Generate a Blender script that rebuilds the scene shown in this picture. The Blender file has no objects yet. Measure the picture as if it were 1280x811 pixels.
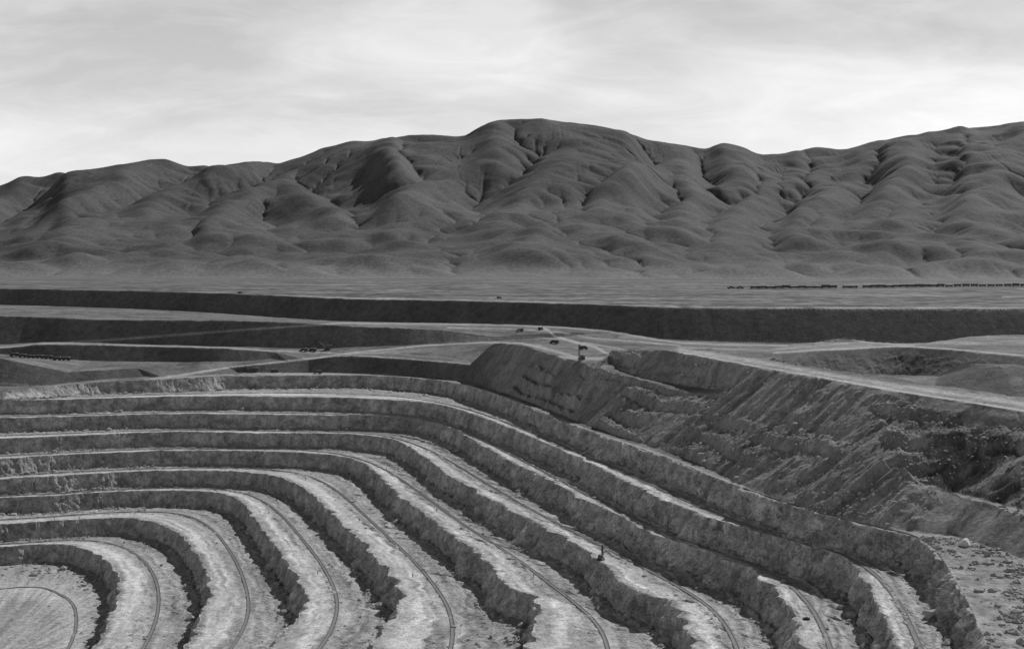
import bpy, math, random
import numpy as np
from mathutils import Vector
from mathutils.geometry import delaunay_2d_cdt
import heapq

R = math.radians
random.seed(7)
scn = bpy.context.scene
COL = scn.collection

# ------------------------------------------------------------------ camera
F, HOR, CX, ZC = 1758.0, 335.0, 640.0, 200.0        # focal length in photo pixels, horizon row, centre column, camera height
cam_d = bpy.data.cameras.new('camera')
cam_d.sensor_width = 36.0
cam_d.lens = 36.0 * F / 1280.0
cam_d.shift_y = -(405.5 - HOR) / 1280.0
cam_d.clip_start = 1.0
cam_d.clip_end = 60000.0
cam = bpy.data.objects.new('camera', cam_d)
cam.location = (0, 0, ZC)
cam.rotation_euler = (R(90), 0, 0)
COL.objects.link(cam)
scn.camera = cam

# ------------------------------------------------------------------ light
SUN_EL, SUN_AZ = 39.0, 38.0                          # azimuth measured from straight ahead (+Y) towards the right (+X)
sun_d = bpy.data.lights.new('sun', 'SUN')
sun_d.energy = 4.6
sun_d.angle = R(0.55)
sun_d.color = (1.0, 1.0, 1.0)
sun = bpy.data.objects.new('sun', sun_d)
sv = Vector((math.sin(R(SUN_AZ)) * math.cos(R(SUN_EL)), math.cos(R(SUN_AZ)) * math.cos(R(SUN_EL)), math.sin(R(SUN_EL))))
sun.rotation_euler = sv.to_track_quat('Z', 'Y').to_euler()
sun.location = (300, 300, 900)
COL.objects.link(sun)

world = bpy.data.worlds.new("World")
scn.world = world
world.use_nodes = True
nt = world.node_tree
for n in list(nt.nodes): nt.nodes.remove(n)
def N(tree, typ, **kw):
    n = tree.nodes.new(typ)
    for k, v in kw.items():
        if k.startswith('i_'):
            n.inputs[k[2:].replace('_', ' ')].default_value = v
        else:
            setattr(n, k, v)
    return n
def ramp(tree, stops, interp='EASE'):
    n = tree.nodes.new('ShaderNodeValToRGB')
    cr = n.color_ramp; cr.interpolation = interp
    while len(cr.elements) < len(stops): cr.elements.new(0.5)
    for e, (p, v) in zip(cr.elements, stops):
        e.position = p; e.color = (v, v, v, 1)
    return n
def math_node(tree, op, a, b=None, clamp=False):
    n = tree.nodes.new('ShaderNodeMath'); n.operation = op; n.use_clamp = clamp
    for i, v in enumerate((a, b)):
        if v is None: continue
        if isinstance(v, (int, float)): n.inputs[i].default_value = v
        else: tree.links.new(v, n.inputs[i])
    return n.outputs[0]
sky = N(nt, 'ShaderNodeTexSky', sky_type='NISHITA')
sky.sun_disc = False
sky.sun_elevation = R(SUN_EL)
sky.sun_rotation = R(SUN_AZ)
sky.altitude = 2800; sky.air_density = 1.0; sky.dust_density = 1.2
bw = N(nt, 'ShaderNodeRGBToBW')
nt.links.new(sky.outputs[0], bw.inputs[0])
tc = N(nt, 'ShaderNodeTexCoord')
sep = N(nt, 'ShaderNodeSeparateXYZ'); nt.links.new(tc.outputs['Generated'], sep.inputs[0])
def cloud_layer(loc, scale, nscale, detail, rough, dist, stops):
    mp = N(nt, 'ShaderNodeMapping')
    mp.inputs['Location'].default_value = loc
    mp.inputs['Rotation'].default_value = (0, R(14), 0)
    mp.inputs['Scale'].default_value = scale
    nt.links.new(tc.outputs['Generated'], mp.inputs[0])
    nz = N(nt, 'ShaderNodeTexNoise')
    nz.inputs['Scale'].default_value = nscale; nz.inputs['Detail'].default_value = detail
    nz.inputs['Roughness'].default_value = rough; nz.inputs['Distortion'].default_value = dist
    nt.links.new(mp.outputs[0], nz.inputs[0])
    r = ramp(nt, stops)
    nt.links.new(nz.outputs[0], r.inputs[0])
    return r.outputs[0]
c1 = cloud_layer((3.1, 0.7, 2.2), (1, 1, 2.4), 3.0, 8, 0.52, 1.0, [(0.36, 0.0), (0.62, 1.0)])
c2 = cloud_layer((1.4, 5.7, 0.3), (1, 1, 4.5), 7.0, 10, 0.62, 2.0, [(0.35, 0.0), (0.70, 1.0)])
# the veil of high cloud gets thicker towards the horizon
hz = N(nt, 'ShaderNodeMapRange'); hz.clamp = True
hz.inputs[1].default_value = 0.0; hz.inputs[2].default_value = 0.22; hz.inputs[3].default_value = 1.0; hz.inputs[4].default_value = 0.0
nt.links.new(sep.outputs[2], hz.inputs[0])
m = math_node(nt, 'ADD', math_node(nt, 'MULTIPLY', c1, 0.55), math_node(nt, 'MULTIPLY', c2, 0.24))
# thinner, darker sheet high on the left with a ragged edge
def thin_patch(a0, e0, ra, re, amp, seed):
    az = math_node(nt, 'DIVIDE', sep.outputs[0], sep.outputs[1]); el = math_node(nt, 'DIVIDE', sep.outputs[2], sep.outputs[1])
    mp = N(nt, 'ShaderNodeMapping'); mp.inputs['Location'].default_value = (seed, 0, 0); mp.inputs['Scale'].default_value = (1, 1, 2.5)
    nt.links.new(tc.outputs['Generated'], mp.inputs[0])
    nz = N(nt, 'ShaderNodeTexNoise'); nz.inputs['Scale'].default_value = 7; nz.inputs['Detail'].default_value = 8; nz.inputs['Roughness'].default_value = 0.6
    nt.links.new(mp.outputs[0], nz.inputs[0])
    u_ = math_node(nt, 'DIVIDE', math_node(nt, 'SUBTRACT', az, a0), ra); v_ = math_node(nt, 'DIVIDE', math_node(nt, 'SUBTRACT', el, e0), re)
    v_ = math_node(nt, 'ADD', v_, math_node(nt, 'MULTIPLY', u_, 0.35))
    d_ = math_node(nt, 'SQRT', math_node(nt, 'ADD', math_node(nt, 'MULTIPLY', u_, u_), math_node(nt, 'MULTIPLY', v_, v_)))
    d_ = math_node(nt, 'ADD', d_, math_node(nt, 'MULTIPLY', math_node(nt, 'SUBTRACT', nz.outputs[0], 0.5), 2.6))
    mr = N(nt, 'ShaderNodeMapRange'); mr.interpolation_type = 'SMOOTHSTEP'; mr.inputs[1].default_value = 1.5; mr.inputs[2].default_value = 0.2; mr.inputs[3].default_value = 0; mr.inputs[4].default_value = amp
    nt.links.new(d_, mr.inputs[0]); return mr.outputs[0]
dk = math_node(nt, 'ADD', thin_patch(-0.29, 0.145, 0.16, 0.042, 0.42, 2.0), thin_patch(0.30, 0.185, 0.22, 0.028, 0.26, 5.0))
dk = math_node(nt, 'ADD', dk, thin_patch(-0.03, 0.105, 0.12, 0.016, 0.2, 8.0))
m = math_node(nt, 'SUBTRACT', m, dk)
m = math_node(nt, 'ADD', m, math_node(nt, 'MULTIPLY', hz.outputs[0], 0.55), clamp=True)
# cloud brightness relative to the clear sky behind it
CLOUD_LO, CLOUD_HI = 5.5, 9.1
cl = N(nt, 'ShaderNodeMapRange')
cl.inputs[3].default_value = CLOUD_LO; cl.inputs[4].default_value = CLOUD_HI
nt.links.new(m, cl.inputs[0])
# overhead the veil is thin: dimmer
up = N(nt, 'ShaderNodeMapRange'); up.clamp = True
up.inputs[1].default_value = 0.12; up.inputs[2].default_value = 0.7; up.inputs[3].default_value = 1.0; up.inputs[4].default_value = 0.0
nt.links.new(sep.outputs[2], up.inputs[0])
mixc = math_node(nt, 'MULTIPLY', cl.outputs[0], up.outputs[0])
tot = math_node(nt, 'ADD', mixc, math_node(nt, 'MULTIPLY', bw.outputs[0], 0.35))
comb = N(nt, 'ShaderNodeCombineColor')
for i in range(3): nt.links.new(tot, comb.inputs[i])
bg = N(nt, 'ShaderNodeBackground'); bg.inputs['Strength'].default_value = 0.085
nt.links.new(comb.outputs[0], bg.inputs[0])
wo = N(nt, 'ShaderNodeOutputWorld'); nt.links.new(bg.outputs[0], wo.inputs[0])

scn.view_settings.view_transform = 'Standard'
scn.view_settings.look = 'None'
scn.view_settings.gamma = 1.0
scn.view_settings.exposure = 0.0

# ------------------------------------------------------------------ helpers
def px_d(px, py, D):
    """photo pixel at distance D -> world point"""
    return ((px - CX) / F * D, D, ZC - (py - HOR) / F * D)
def px_h(px, py, H):
    return px_d(px, py, F * H / (py - HOR))

def _hash(ix, iy, iz, seed):
    h = (ix.astype(np.int64) * 374761393 + iy.astype(np.int64) * 668265263 + iz.astype(np.int64) * 2147483647 + seed * 1274126177) & 0xFFFFFFFF
    h = ((h ^ (h >> 13)) * 1274126177) & 0xFFFFFFFF
    h = (h ^ (h >> 16)) & 0xFFFFFF
    return h.astype(np.float64) / 0xFFFFFF * 2 - 1
def vnoise(x, y, z=None, seed=0):
    if z is None: z = np.zeros_like(x)
    ix, iy, iz = np.floor(x), np.floor(y), np.floor(z)
    fx, fy, fz = x - ix, y - iy, z - iz
    fx = fx * fx * fx * (fx * (fx * 6 - 15) + 10); fy = fy * fy * fy * (fy * (fy * 6 - 15) + 10); fz = fz * fz * (3 - 2 * fz)
    ix = ix.astype(np.int64); iy = iy.astype(np.int64); iz = iz.astype(np.int64)
    o = 0
    zs = (0, 1) if np.any(fz) else (0,)
    for dz in zs:
        wz = fz if dz else 1 - fz
        for dy in (0, 1):
            wy = fy if dy else 1 - fy
            for dx in (0, 1):
                wx = fx if dx else 1 - fx
                o = o + _hash(ix + dx, iy + dy, iz + dz, seed) * wx * wy * wz
    return o
def fbm(x, y, z=None, oct=4, seed=0, gain=0.5, ridged=False):
    a, s, t, f = 1.0, 0.0, 0.0, 1.0
    for k in range(oct):
        n = vnoise(x * f + 13.7 * k, y * f + 7.1 * k, None if z is None else z * f, seed + k)
        if ridged: n = 1 - 2 * np.abs(n)
        s = s + a * n; t += a; a *= gain; f *= 2.03
    return s / t
def sstep(a, b, x):
    t = np.clip((x - a) / (b - a), 0, 1)
    return t * t * (3 - 2 * t)

def spline(pts, n=24):
    """Catmull-Rom (centripetal-ish) through points, dense"""
    P = [np.array(p, float) for p in pts]
    P = [2 * P[0] - P[1]] + P + [2 * P[-1] - P[-2]]
    out = []
    for i in range(1, len(P) - 2):
        p0, p1, p2, p3 = P[i - 1:i + 3]
        d1 = max(np.linalg.norm(p2 - p1), 1e-6); d0 = max(np.linalg.norm(p1 - p0), 1e-6); d2 = max(np.linalg.norm(p3 - p2), 1e-6)
        m1 = (p2 - p0) / (d0 + d1) * d1; m2 = (p3 - p1) / (d1 + d2) * d1
        for k in range(n):
            t = k / n
            out.append((2*t**3 - 3*t**2 + 1) * p1 + (t**3 - 2*t**2 + t) * m1 + (-2*t**3 + 3*t**2) * p2 + (t**3 - t**2) * m2)
    out.append(P[-2])
    return np.array(out)
def resample(P, n, key=None):
    K = P if key is None else key
    d = np.r_[0, np.cumsum(np.linalg.norm(np.diff(K, axis=0), axis=1))]
    t = np.linspace(0, d[-1], n)
    return np.stack([np.interp(t, d, P[:, i]) for i in range(P.shape[1])], 1)
def tag(o, label=None, cat=None, group=None, kind=None):
    if label: o['label'] = label
    if cat: o['category'] = cat
    if group: o['group'] = group
    if kind: o['kind'] = kind
    return o
def raw_mesh(name, V, Fc, mat, parent=None, smooth=False, attrs=None, loc=None):
    me = bpy.data.meshes.new(name)
    V = np.asarray(V, np.float32); Fc = np.asarray(Fc, np.int32)
    me.vertices.add(len(V)); me.vertices.foreach_set('co', V.ravel())
    k = Fc.shape[1]
    me.loops.add(Fc.size); me.loops.foreach_set('vertex_index', Fc.ravel())
    me.polygons.add(len(Fc))
    me.polygons.foreach_set('loop_start', np.arange(0, Fc.size, k, dtype=np.int32))
    me.polygons.foreach_set('loop_total', np.full(len(Fc), k, dtype=np.int32))
    me.polygons.foreach_set('use_smooth', np.full(len(Fc), smooth))
    me.update(calc_edges=True)
    for nm, arr in (attrs or {}).items():
        a = me.attributes.new(nm, 'FLOAT', 'POINT')
        a.data.foreach_set('value', np.asarray(arr, np.float32).ravel())
    me.materials.append(mat)
    o = bpy.data.objects.new(name, me); COL.objects.link(o)
    if parent: o.parent = parent
    if loc is not None: o.location = loc
    return o
def grid_faces(r, c, flip=False):
    i = np.arange(r * c).reshape(r, c)
    a, b, d, e = i[:-1, :-1], i[:-1, 1:], i[1:, 1:], i[1:, :-1]
    f = np.stack([a, b, d, e], -1).reshape(-1, 4)
    return f[:, ::-1] if flip else f

# ------------------------------------------------------------------ materials
def ground_mat(name, detail, bump=0.6, rug=False, rough=0.95, contrast=0.5, speck=0.0, stretch=(1, 1, 1)):
    """albedo comes from a per-vertex map of what the ground is made of ('alb'), broken up with procedural noise"""
    m = bpy.data.materials.new(name); m.use_nodes = True
    t = m.node_tree; b = t.nodes['Principled BSDF']
    b.inputs['Roughness'].default_value = rough
    b.inputs['Specular IOR Level'].default_value = 0.1
    at = N(t, 'ShaderNodeAttribute', attribute_name='alb')
    tcn = N(t, 'ShaderNodeTexCoord')
    mp = N(t, 'ShaderNodeMapping'); mp.inputs['Scale'].default_value = stretch
    t.links.new(tcn.outputs['Object'], mp.inputs[0])
    fac = None
    hsum = None
    for k, (sc, amt) in enumerate(detail):
        nz = N(t, 'ShaderNodeTexNoise'); nz.inputs['Scale'].default_value = sc
        nz.inputs['Detail'].default_value = 6; nz.inputs['Roughness'].default_value = 0.65
        t.links.new(mp.outputs[0], nz.inputs[0])
        v = math_node(t, 'MULTIPLY', math_node(t, 'SUBTRACT', nz.outputs[0], 0.5), amt * 3.0)
        fac = v if fac is None else math_node(t, 'ADD', fac, v)
        h = math_node(t, 'MULTIPLY', nz.outputs[0], min(0.9, 0.32 / sc))
        hsum = h if hsum is None else math_node(t, 'ADD', hsum, h)
    fac = math_node(t, 'MAXIMUM', math_node(t, 'ADD', fac, 1.0), 0.15)
    if speck:
        vo = N(t, 'ShaderNodeTexVoronoi'); vo.inputs['Scale'].default_value = 0.55
        t.links.new(tcn.outputs['Object'], vo.inputs[0])
        rr = ramp(t, [(0.14, 1.0), (0.32, 0.0)], 'LINEAR')
        t.links.new(vo.outputs['Distance'], rr.inputs[0])
        n2 = N(t, 'ShaderNodeTexNoise'); n2.inputs['Scale'].default_value = 0.09; n2.inputs['Detail'].default_value = 3
        t.links.new(tcn.outputs['Object'], n2.inputs[0])
        r2 = ramp(t, [(0.46, 0.0), (0.56, 1.0)], 'LINEAR'); t.links.new(n2.outputs[0], r2.inputs[0])
        sp = math_node(t, 'MULTIPLY', rr.outputs[0], r2.outputs[0])
        fac = math_node(t, 'MULTIPLY', fac, math_node(t, 'SUBTRACT', 1.0, math_node(t, 'MULTIPLY', sp, speck)))
    val = math_node(t, 'MULTIPLY', at.outputs['Fac'], fac)
    cc = N(t, 'ShaderNodeCombineColor')
    for i in range(3): t.links.new(val, cc.inputs[i])
    t.links.new(cc.outputs[0], b.inputs['Base Color'])
    bp = N(t, 'ShaderNodeBump'); bp.inputs['Strength'].default_value = bump; bp.inputs['Distance'].default_value = 1.0
    if rug:
        ar_ = N(t, 'ShaderNodeAttribute', attribute_name='rug')
        t.links.new(math_node(t, 'ADD', math_node(t, 'MULTIPLY', ar_.outputs['Fac'], 0.9), bump), bp.inputs['Strength'])
    t.links.new(hsum, bp.inputs['Height']); t.links.new(bp.outputs[0], b.inputs['Normal'])
    return m
def plain_mat(name, v, rough=0.8, metal=0.0, var=0.25, scale=1.5):
    m = bpy.data.materials.new(name); m.use_nodes = True
    t = m.node_tree; b = t.nodes['Principled BSDF']
    b.inputs['Roughness'].default_value = rough; b.inputs['Metallic'].default_value = metal
    tcn = N(t, 'ShaderNodeTexCoord')
    nz = N(t, 'ShaderNodeTexNoise'); nz.inputs['Scale'].default_value = scale; nz.inputs['Detail'].default_value = 5
    t.links.new(tcn.outputs['Object'], nz.inputs[0])
    f = math_node(t, 'ADD', math_node(t, 'MULTIPLY', math_node(t, 'SUBTRACT', nz.outputs[0], 0.5), 2 * var), 1.0)
    val = math_node(t, 'MULTIPLY', f, v)
    cc = N(t, 'ShaderNodeCombineColor')
    for i in range(3): t.links.new(val, cc.inputs[i])
    t.links.new(cc.outputs[0], b.inputs['Base Color'])
    return m
M_pit = ground_mat('pit_rock', [(0.05, 0.2), (0.30, 0.55), (1.1, 0.75)], bump=0.5, rug=True, speck=0.5)
M_up = ground_mat('upper_ground', [(0.02, 0.18), (0.14, 0.45), (0.6, 0.6)], bump=0.7)
M_plain = ground_mat('desert_plain', [(0.004, 0.2), (0.03, 0.45), (0.12, 0.4)], bump=0.3, stretch=(0.35, 1.4, 1))
M_hill = ground_mat('bare_hill', [(0.0015, 0.14), (0.01, 0.2), (0.08, 0.65)], bump=0.3)
M_rock = plain_mat('rubble_rock', 0.26, 0.95, var=0.5, scale=0.4)
M_pale = plain_mat('pale_rock', 0.5, 0.95, var=0.3)
M_steel = plain_mat('dark_steel', 0.05, 0.6, 0.3)
M_rail = plain_mat('rail_steel', 0.08, 0.6, 0.0)
M_tie = plain_mat('old_timber', 0.24, 0.95)
M_mach = plain_mat('dark_paint', 0.035, 0.5)
M_mach2 = plain_mat('grey_paint', 0.16, 0.5)
M_white = plain_mat('pale_paint', 0.7, 0.6, var=0.08)
M_rubber = plain_mat('rubber', 0.02, 0.9)
M_glass = plain_mat('dark_glass', 0.03, 0.1)
M_skin = plain_mat('skin', 0.22, 0.7)
M_cloth = plain_mat('dark_cloth', 0.03, 0.95)
M_shirt = plain_mat('grey_shirt', 0.12, 0.95)
M_palecloth = plain_mat('pale_shirt', 0.55, 0.95)
M_hat = plain_mat('pale_hat', 0.75, 0.9)

# ------------------------------------------------------------------ the pit: traced crest lines of the terraces
# level n: height below the camera, crest polyline in photo pixels (left -> right / near)
HB = {n: 96 + 11.5 * (9 - n) for n in range(0, 11)}     # metres below the camera
CREST = {
 1: [(-420,705),(-250,695),(-120,688),(0,683),(50,680),(85,681),(112,688),(135,702),(147,722),(147,745),(138,772),(124,800),(100,830),(60,860),(0,890)],
 2: [(-420,675),(-250,668),(-100,661),(0,655),(60,651),(110,648),(155,647),(195,653),(225,668),(246,692),(258,716),(263,735),(256,762),(240,795),(215,830),(170,870),(120,900)],
 3: [(-420,642),(-250,635),(-100,628),(0,622),(60,620),(130,615),(200,613),(255,614),(285,618),(305,630),(322,652),(340,677),(360,706),(378,735),(383,752),(375,770),(356,790),(330,820),(290,860),(240,900)],
 4: [(-420,618),(-250,610),(-100,603),(0,598),(60,595),(130,591),(201,588),(270,588),(322,591),(352,597),(378,609),(398,625),(420,645),(447,672),(470,697),(491,722),(502,742),(496,762),(482,782),(462,812),(430,860),(400,900)],
 5: [(-420,592),(-250,583),(-100,577),(0,573),(60,569),(130,566),(215,563),(280,563),(336,564),(400,567),(430,571),(454,579),(478,598),(500,620),(532,642),(565,667),(591,688),(618,713),(642,735),(665,744),(675,756),(671,775),(660,808),(650,850),(635,900)],
 6: [(-420,566),(-250,558),(-100,552),(0,548),(60,545.5),(130,542.5),(218,539.5),(320,541),(430,542),(467,545),(500,552),(530,570),(561,593),(605,618),(655,647),(690,664),(729,684),(756,708),(785,730),(812,742),(838,756),(858,780),(870,811),(876,850),(878,900)],
 7: [(-420,542),(-250,533),(-100,527),(0,522.5),(60,521),(130,519),(201,517),(300,517.5),(430,519),(500,520),(527,523),(560,533),(602,556),(640,577),(692,602),(736,627),(785,650),(830,671),(870,684),(905,697),(941,713),(970,735),(990,762),(998,790),(1000,815),(1003,850),(1010,900)],
 8: [(-420,518),(-250,508),(-100,502),(0,500),(60,499.3),(118,498),(160,496.5),(201,495.5),(300,495),(430,497),(510,501),(551,506),(590,517),(635,534),(702,562),(730,575),(780,600),(830,624),(870,641),(920,656),(960,668),(1001,679),(1040,689),(1064,704),(1085,728),(1100,758),(1113,785),(1126,811),(1143,850),(1160,900)],
 9: [(-420,506),(-250,498),(-100,493),(0,490),(50,484.5),(94,480.5),(144,477),(188,475),(279,470.5),(350,469.5),(430,469),(480,470),(524,473),(560,477),(588,483),(635,498),(702,525),(756,546),(810,564),(850,579),(890,596),(930,611),(980,628),(1040,646),(1100,660),(1150,674),(1172,692),(1189,718),(1213,761),(1235,811),(1255,855),(1275,900)],
}
NC = 1700
def perp2(P):
    """unit horizontal normal pointing into the pit (to the right of travel as seen from above)"""
    T = np.gradient(P[:, :2], axis=0)
    k = 9; ker = np.ones(k) / k
    Tp = np.pad(T, ((k//2, k//2), (0, 0)), 'edge')
    T = np.stack([np.convolve(Tp[:, i], ker, 'valid') for i in range(2)], 1)
    T /= np.linalg.norm(T, axis=1, keepdims=True) + 1e-9
    return np.stack([T[:, 1], -T[:, 0]], 1)
def px_l(n, x, y):
    # the top terrace lip runs down as a ramp towards the left edge
    H = HB[n] + (float(np.interp(x, [-420, 0, 50, 94, 144, 188, 250], [5.8, 5.6, 3.7, 2.7, 1.5, 0.8, 0.0])) if n == 9 else 0.0)
    return px_h(x, y, H)
boxsm = lambda a: np.convolve(np.pad(a, (15, 15), 'edge'), np.ones(31) / 31, 'valid')
C = {}; T = {}; NRM = {}
for n, pts in CREST.items():
    sp = spline(pts, 20)
    W = np.array([px_l(n, x, y) for x, y in sp])
    # sampling density follows how large the stretch looks
    W = resample(W, NC, key=sp)
    nr = perp2(W)
    s = np.r_[0, np.cumsum(np.linalg.norm(np.diff(W[:, :2], axis=0), axis=1))]
    # ragged crest
    rag = 1.7 * fbm(s / 14, s * 0 + n * 3.3, seed=n, oct=4) + 0.9 * fbm(s / 5, s * 0 + n * 1.7, seed=n + 40, oct=3)
    q8 = fbm(s / 9, s * 0 + n * 2.2, seed=n + 50, oct=3) * 3.2; rag = rag + 0.9 * (np.floor(q8) + sstep(0.35, 0.65, q8 - np.floor(q8)))
    near = sstep(1250, 650, W[:, 1])
    rag *= 0.4 + 0.6 * near
    Cn = W.copy(); Cn[:, :2] += nr * rag[:, None]
    Cn[:, 2] += 0.5 * fbm(s / 6, s * 0, seed=n + 90, oct=3)
    run = 3.0 + 0.9 * fbm(s / 40, s * 0 + 5.5 * n, seed=n + 9, oct=2) + 0.6 * fbm(s / 8, s * 0, seed=n + 19)
    # the noses of the terraces have slumped into easier, rubbly slopes
    slump = np.clip(fbm(s / 16, s * 0 + n, seed=n + 55, oct=2) - 0.12, 0, 1)
    run = run + 9.0 * slump * (0.4 + 0.6 * near)
    run = run + (9.0 if n == 9 else 5.5) * boxsm(sstep(0.05, 0.75, nr[:, 0])) * (1 + 0.5 * fbm(s / 9, s * 0 + 4, seed=n + 29, oct=3))
    Tn = W.copy(); Tn[:, :2] += nr * run[:, None]
    Tn[:, 2] = ZC - HB[n - 1]
    C[n], T[n], NRM[n] = Cn, Tn, nr

rows = []; alb = []; rug = []
def add_row(P, a, r=0.0):
    rows.append(P); alb.append(a); rug.append(np.full(NC, r))
# pit bottom inside the lowest toe
ctr = np.array(px_h(-60, 860, HB[0]))
for q in (0.0, 0.35, 0.6, 0.72, 0.8, 0.86, 0.91, 0.95, 0.98):
    P = ctr + (T[1] - ctr) * q; P[:, 2] = ZC - HB[0] + 0.35 * fbm(P[:, 0] / 9, P[:, 1] / 9, seed=3)
    ring = np.exp(-((q - 0.74) / 0.05) ** 2)
    add_row(P, (0.29 + 0.05 * fbm(P[:, 0] / 9, P[:, 1] / 9, seed=31, oct=5)) * (1 + 0.4 * fbm(P[:, 0] / 2.5, P[:, 1] / 2.5, seed=32, oct=3)) + 0.12 * ring * np.ones(NC))
def road_mask(n, u, s):
    """pale compacted haul road near the crest of each terrace"""
    wob = 0.05 * fbm(s / 50, s * 0 + n, seed=60 + n, oct=2)
    c = 0.20 + wob; w = 0.15
    return np.exp(-((u - c) / w) ** 4)
TRACKU = {1: 0.46, 2: 0.50, 3: 0.52, 4: 0.55, 5: 0.52, 6: 0.5, 7: 0.42, 8: 0.45}
US = np.r_[0.015, np.linspace(0.04, 0.96, 34), 0.985]
for n in range(1, 10):
    Cn, Tn, nr = C[n], T[n], NRM[n]
    s = np.r_[0, np.cumsum(np.linalg.norm(np.diff(Cn[:, :2], axis=0), axis=1))]
    NW = 17
    for k in range(NW):                                     # wall, toe -> crest
        v = k / (NW - 1)
        hz_ = v
        runf = (1 - v) ** 1.35 * 0.62 + (1 - v) * 0.38      # scree at the foot, steep rock above
        P = Cn * (1 - runf)[..., None] if False else Cn + (Tn - Cn) * runf
        P = P.copy(); P[:, 2] = Tn[:, 2] + (Cn[:, 2] - Tn[:, 2]) * hz_
        env = math.sin(math.pi * (0.15 + 0.85 * v)) ** 0.7 if v < 1 else 0.0
        near = (0.3 + 0.7 * sstep(1250, 650, P[:, 1])) * (1 + 0.7 * (n == 9) * sstep(520, 480, P[:, 1]))
        d = 2.3 * fbm(s / 18, P[:, 2] / 22, seed=n + 200, oct=3) + 2.4 * fbm(s / 6 + P[:, 2] / 14, P[:, 2] / 7 + 0 * s, seed=n + 220, oct=4, ridged=True) * 0.8 \
            + 1.9 * fbm(s / 2.6, P[:, 2] / 2.6, seed=n + 260, oct=3)
        P[:, :2] += nr * (d * env * near)[:, None]
        band = 0.12 * fbm(s / 30, P[:, 2] / 5, seed=n + 300, oct=4)
        a = 0.29 + 0.6 * band + 0.06 * (1 - v) * fbm(s / 7, s * 0 + v * 2, seed=n)
        a = a * (1 + 0.55 * fbm(s / 5.0, s * 0 + P[:, 2] / 5, seed=n + 333, oct=4))
        if k == NW - 1: a = a * 1.25
        add_row(P, a, 1.0 if 0 < k < NW - 1 else 0.4)
    if n == 9: break
    Tu = T[n + 1]
    us = US
    for u in us:                                            # floor, crest -> next toe
        P = Cn + (Tu - Cn) * u
        P[:, 2] = ZC - HB[n] + (Cn[:, 2] - (ZC - HB[n])) * max(0, 1 - u * 8)
        rubble = sstep(0.62, 1.0, np.full(NC, u) + 0.12 * fbm(P[:, 0] / 25, P[:, 1] / 25, seed=n + 400))
        rd = road_mask(n, u, s)
        trk = np.exp(-((u - (TRACKU.get(n, 0.5) + 0.06 * np.sin(np.linspace(0, 1, NC) * 9 + n))) / 0.06) ** 2)
        wr = np.exp(-((u - 0.36 - 0.05 * fbm(s / 40, s * 0, seed=n + 405)) / 0.035) ** 2) * sstep(0.0, 0.35, fbm(s / 35, s * 0 + 3, seed=n + 406, oct=3))
        wr = wr + np.exp(-((u - 0.70 - 0.05 * fbm(s / 40, s * 0, seed=n + 407)) / 0.05) ** 2) * sstep(0.0, 0.3, fbm(s / 28, s * 0 + 3, seed=n + 408, oct=3))
        P[:, 2] += (1 - trk) * (0.62 * fbm(P[:, 0] / 4.5, P[:, 1] / 4.5, seed=n + 410, oct=5, gain=0.62) * (1 - 0.7 * rd) + 0.9 * wr * (0.6 + fbm(P[:, 0] / 3, P[:, 1] / 3, seed=n + 415))) + rubble * (0.5 + 0.9 * fbm(P[:, 0] / 4, P[:, 1] / 4, seed=n + 420))
        a = 0.285 + 0.15 * rd + 0.06 * fbm(P[:, 0] / 9, P[:, 1] / 9, seed=n + 430, oct=5)
        # wheel ruts and spill lines that follow the terrace
        a = a * (1 + 0.5 * fbm(u * 22 + 0 * s, s / 60, seed=n + 440, oct=2))
        rut = fbm(u * 15 + 1.5 * fbm(s / 70, s * 0, seed=n + 455) + 0 * s, s / 110, seed=n + 450, oct=2)
        a = a * (1 - 0.32 * np.exp(-(rut / 0.05) ** 2) * sstep(-0.3, 0.2, fbm(s / 30, u * 6 + 0 * s, seed=n + 460)))
        add_row(P, a)
P = np.array(rows); A = np.array(alb); RG = np.array(rug); RG = np.concatenate([RG, np.zeros((4, NC))])
lip_ = []
for o_, dz in ((0.8, -0.1), (2.0, -0.2), (3.2, -0.3), (4.6, -1.2)):
    q_ = C[9].copy(); q_[:, :2] -= NRM[9] * o_; q_[:, 2] = W[:, 2] + dz + 0.3 * fbm(q_[:, 0] / 4, q_[:, 1] / 4, seed=77, oct=3); lip_.append(q_)
P = np.concatenate([P, np.array(lip_)]); A = np.concatenate([A, np.full((4, NC), 0.22)])
pit = raw_mesh('pit_terraces', P.reshape(-1, 3), grid_faces(*P.shape[:2]), M_pit, smooth=False, attrs={'alb': np.clip(A, 0.04, 0.6), 'rug': RG})
tag(pit, 'stepped terraces of the open pit cut in grey rock', kind='structure')

# ------------------------------------------------------------------ upper ground: terrain from break lines (px, py, distance)
BL = []
def bl(*pts):
    q_ = spline(pts, 4) if len(pts) > 3 else pts
    BL.append([px_d(*p) for p in q_])
c9 = spline(CREST[9], 6)
BL.append([px_l(9, x, y) for x, y in c9])
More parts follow.
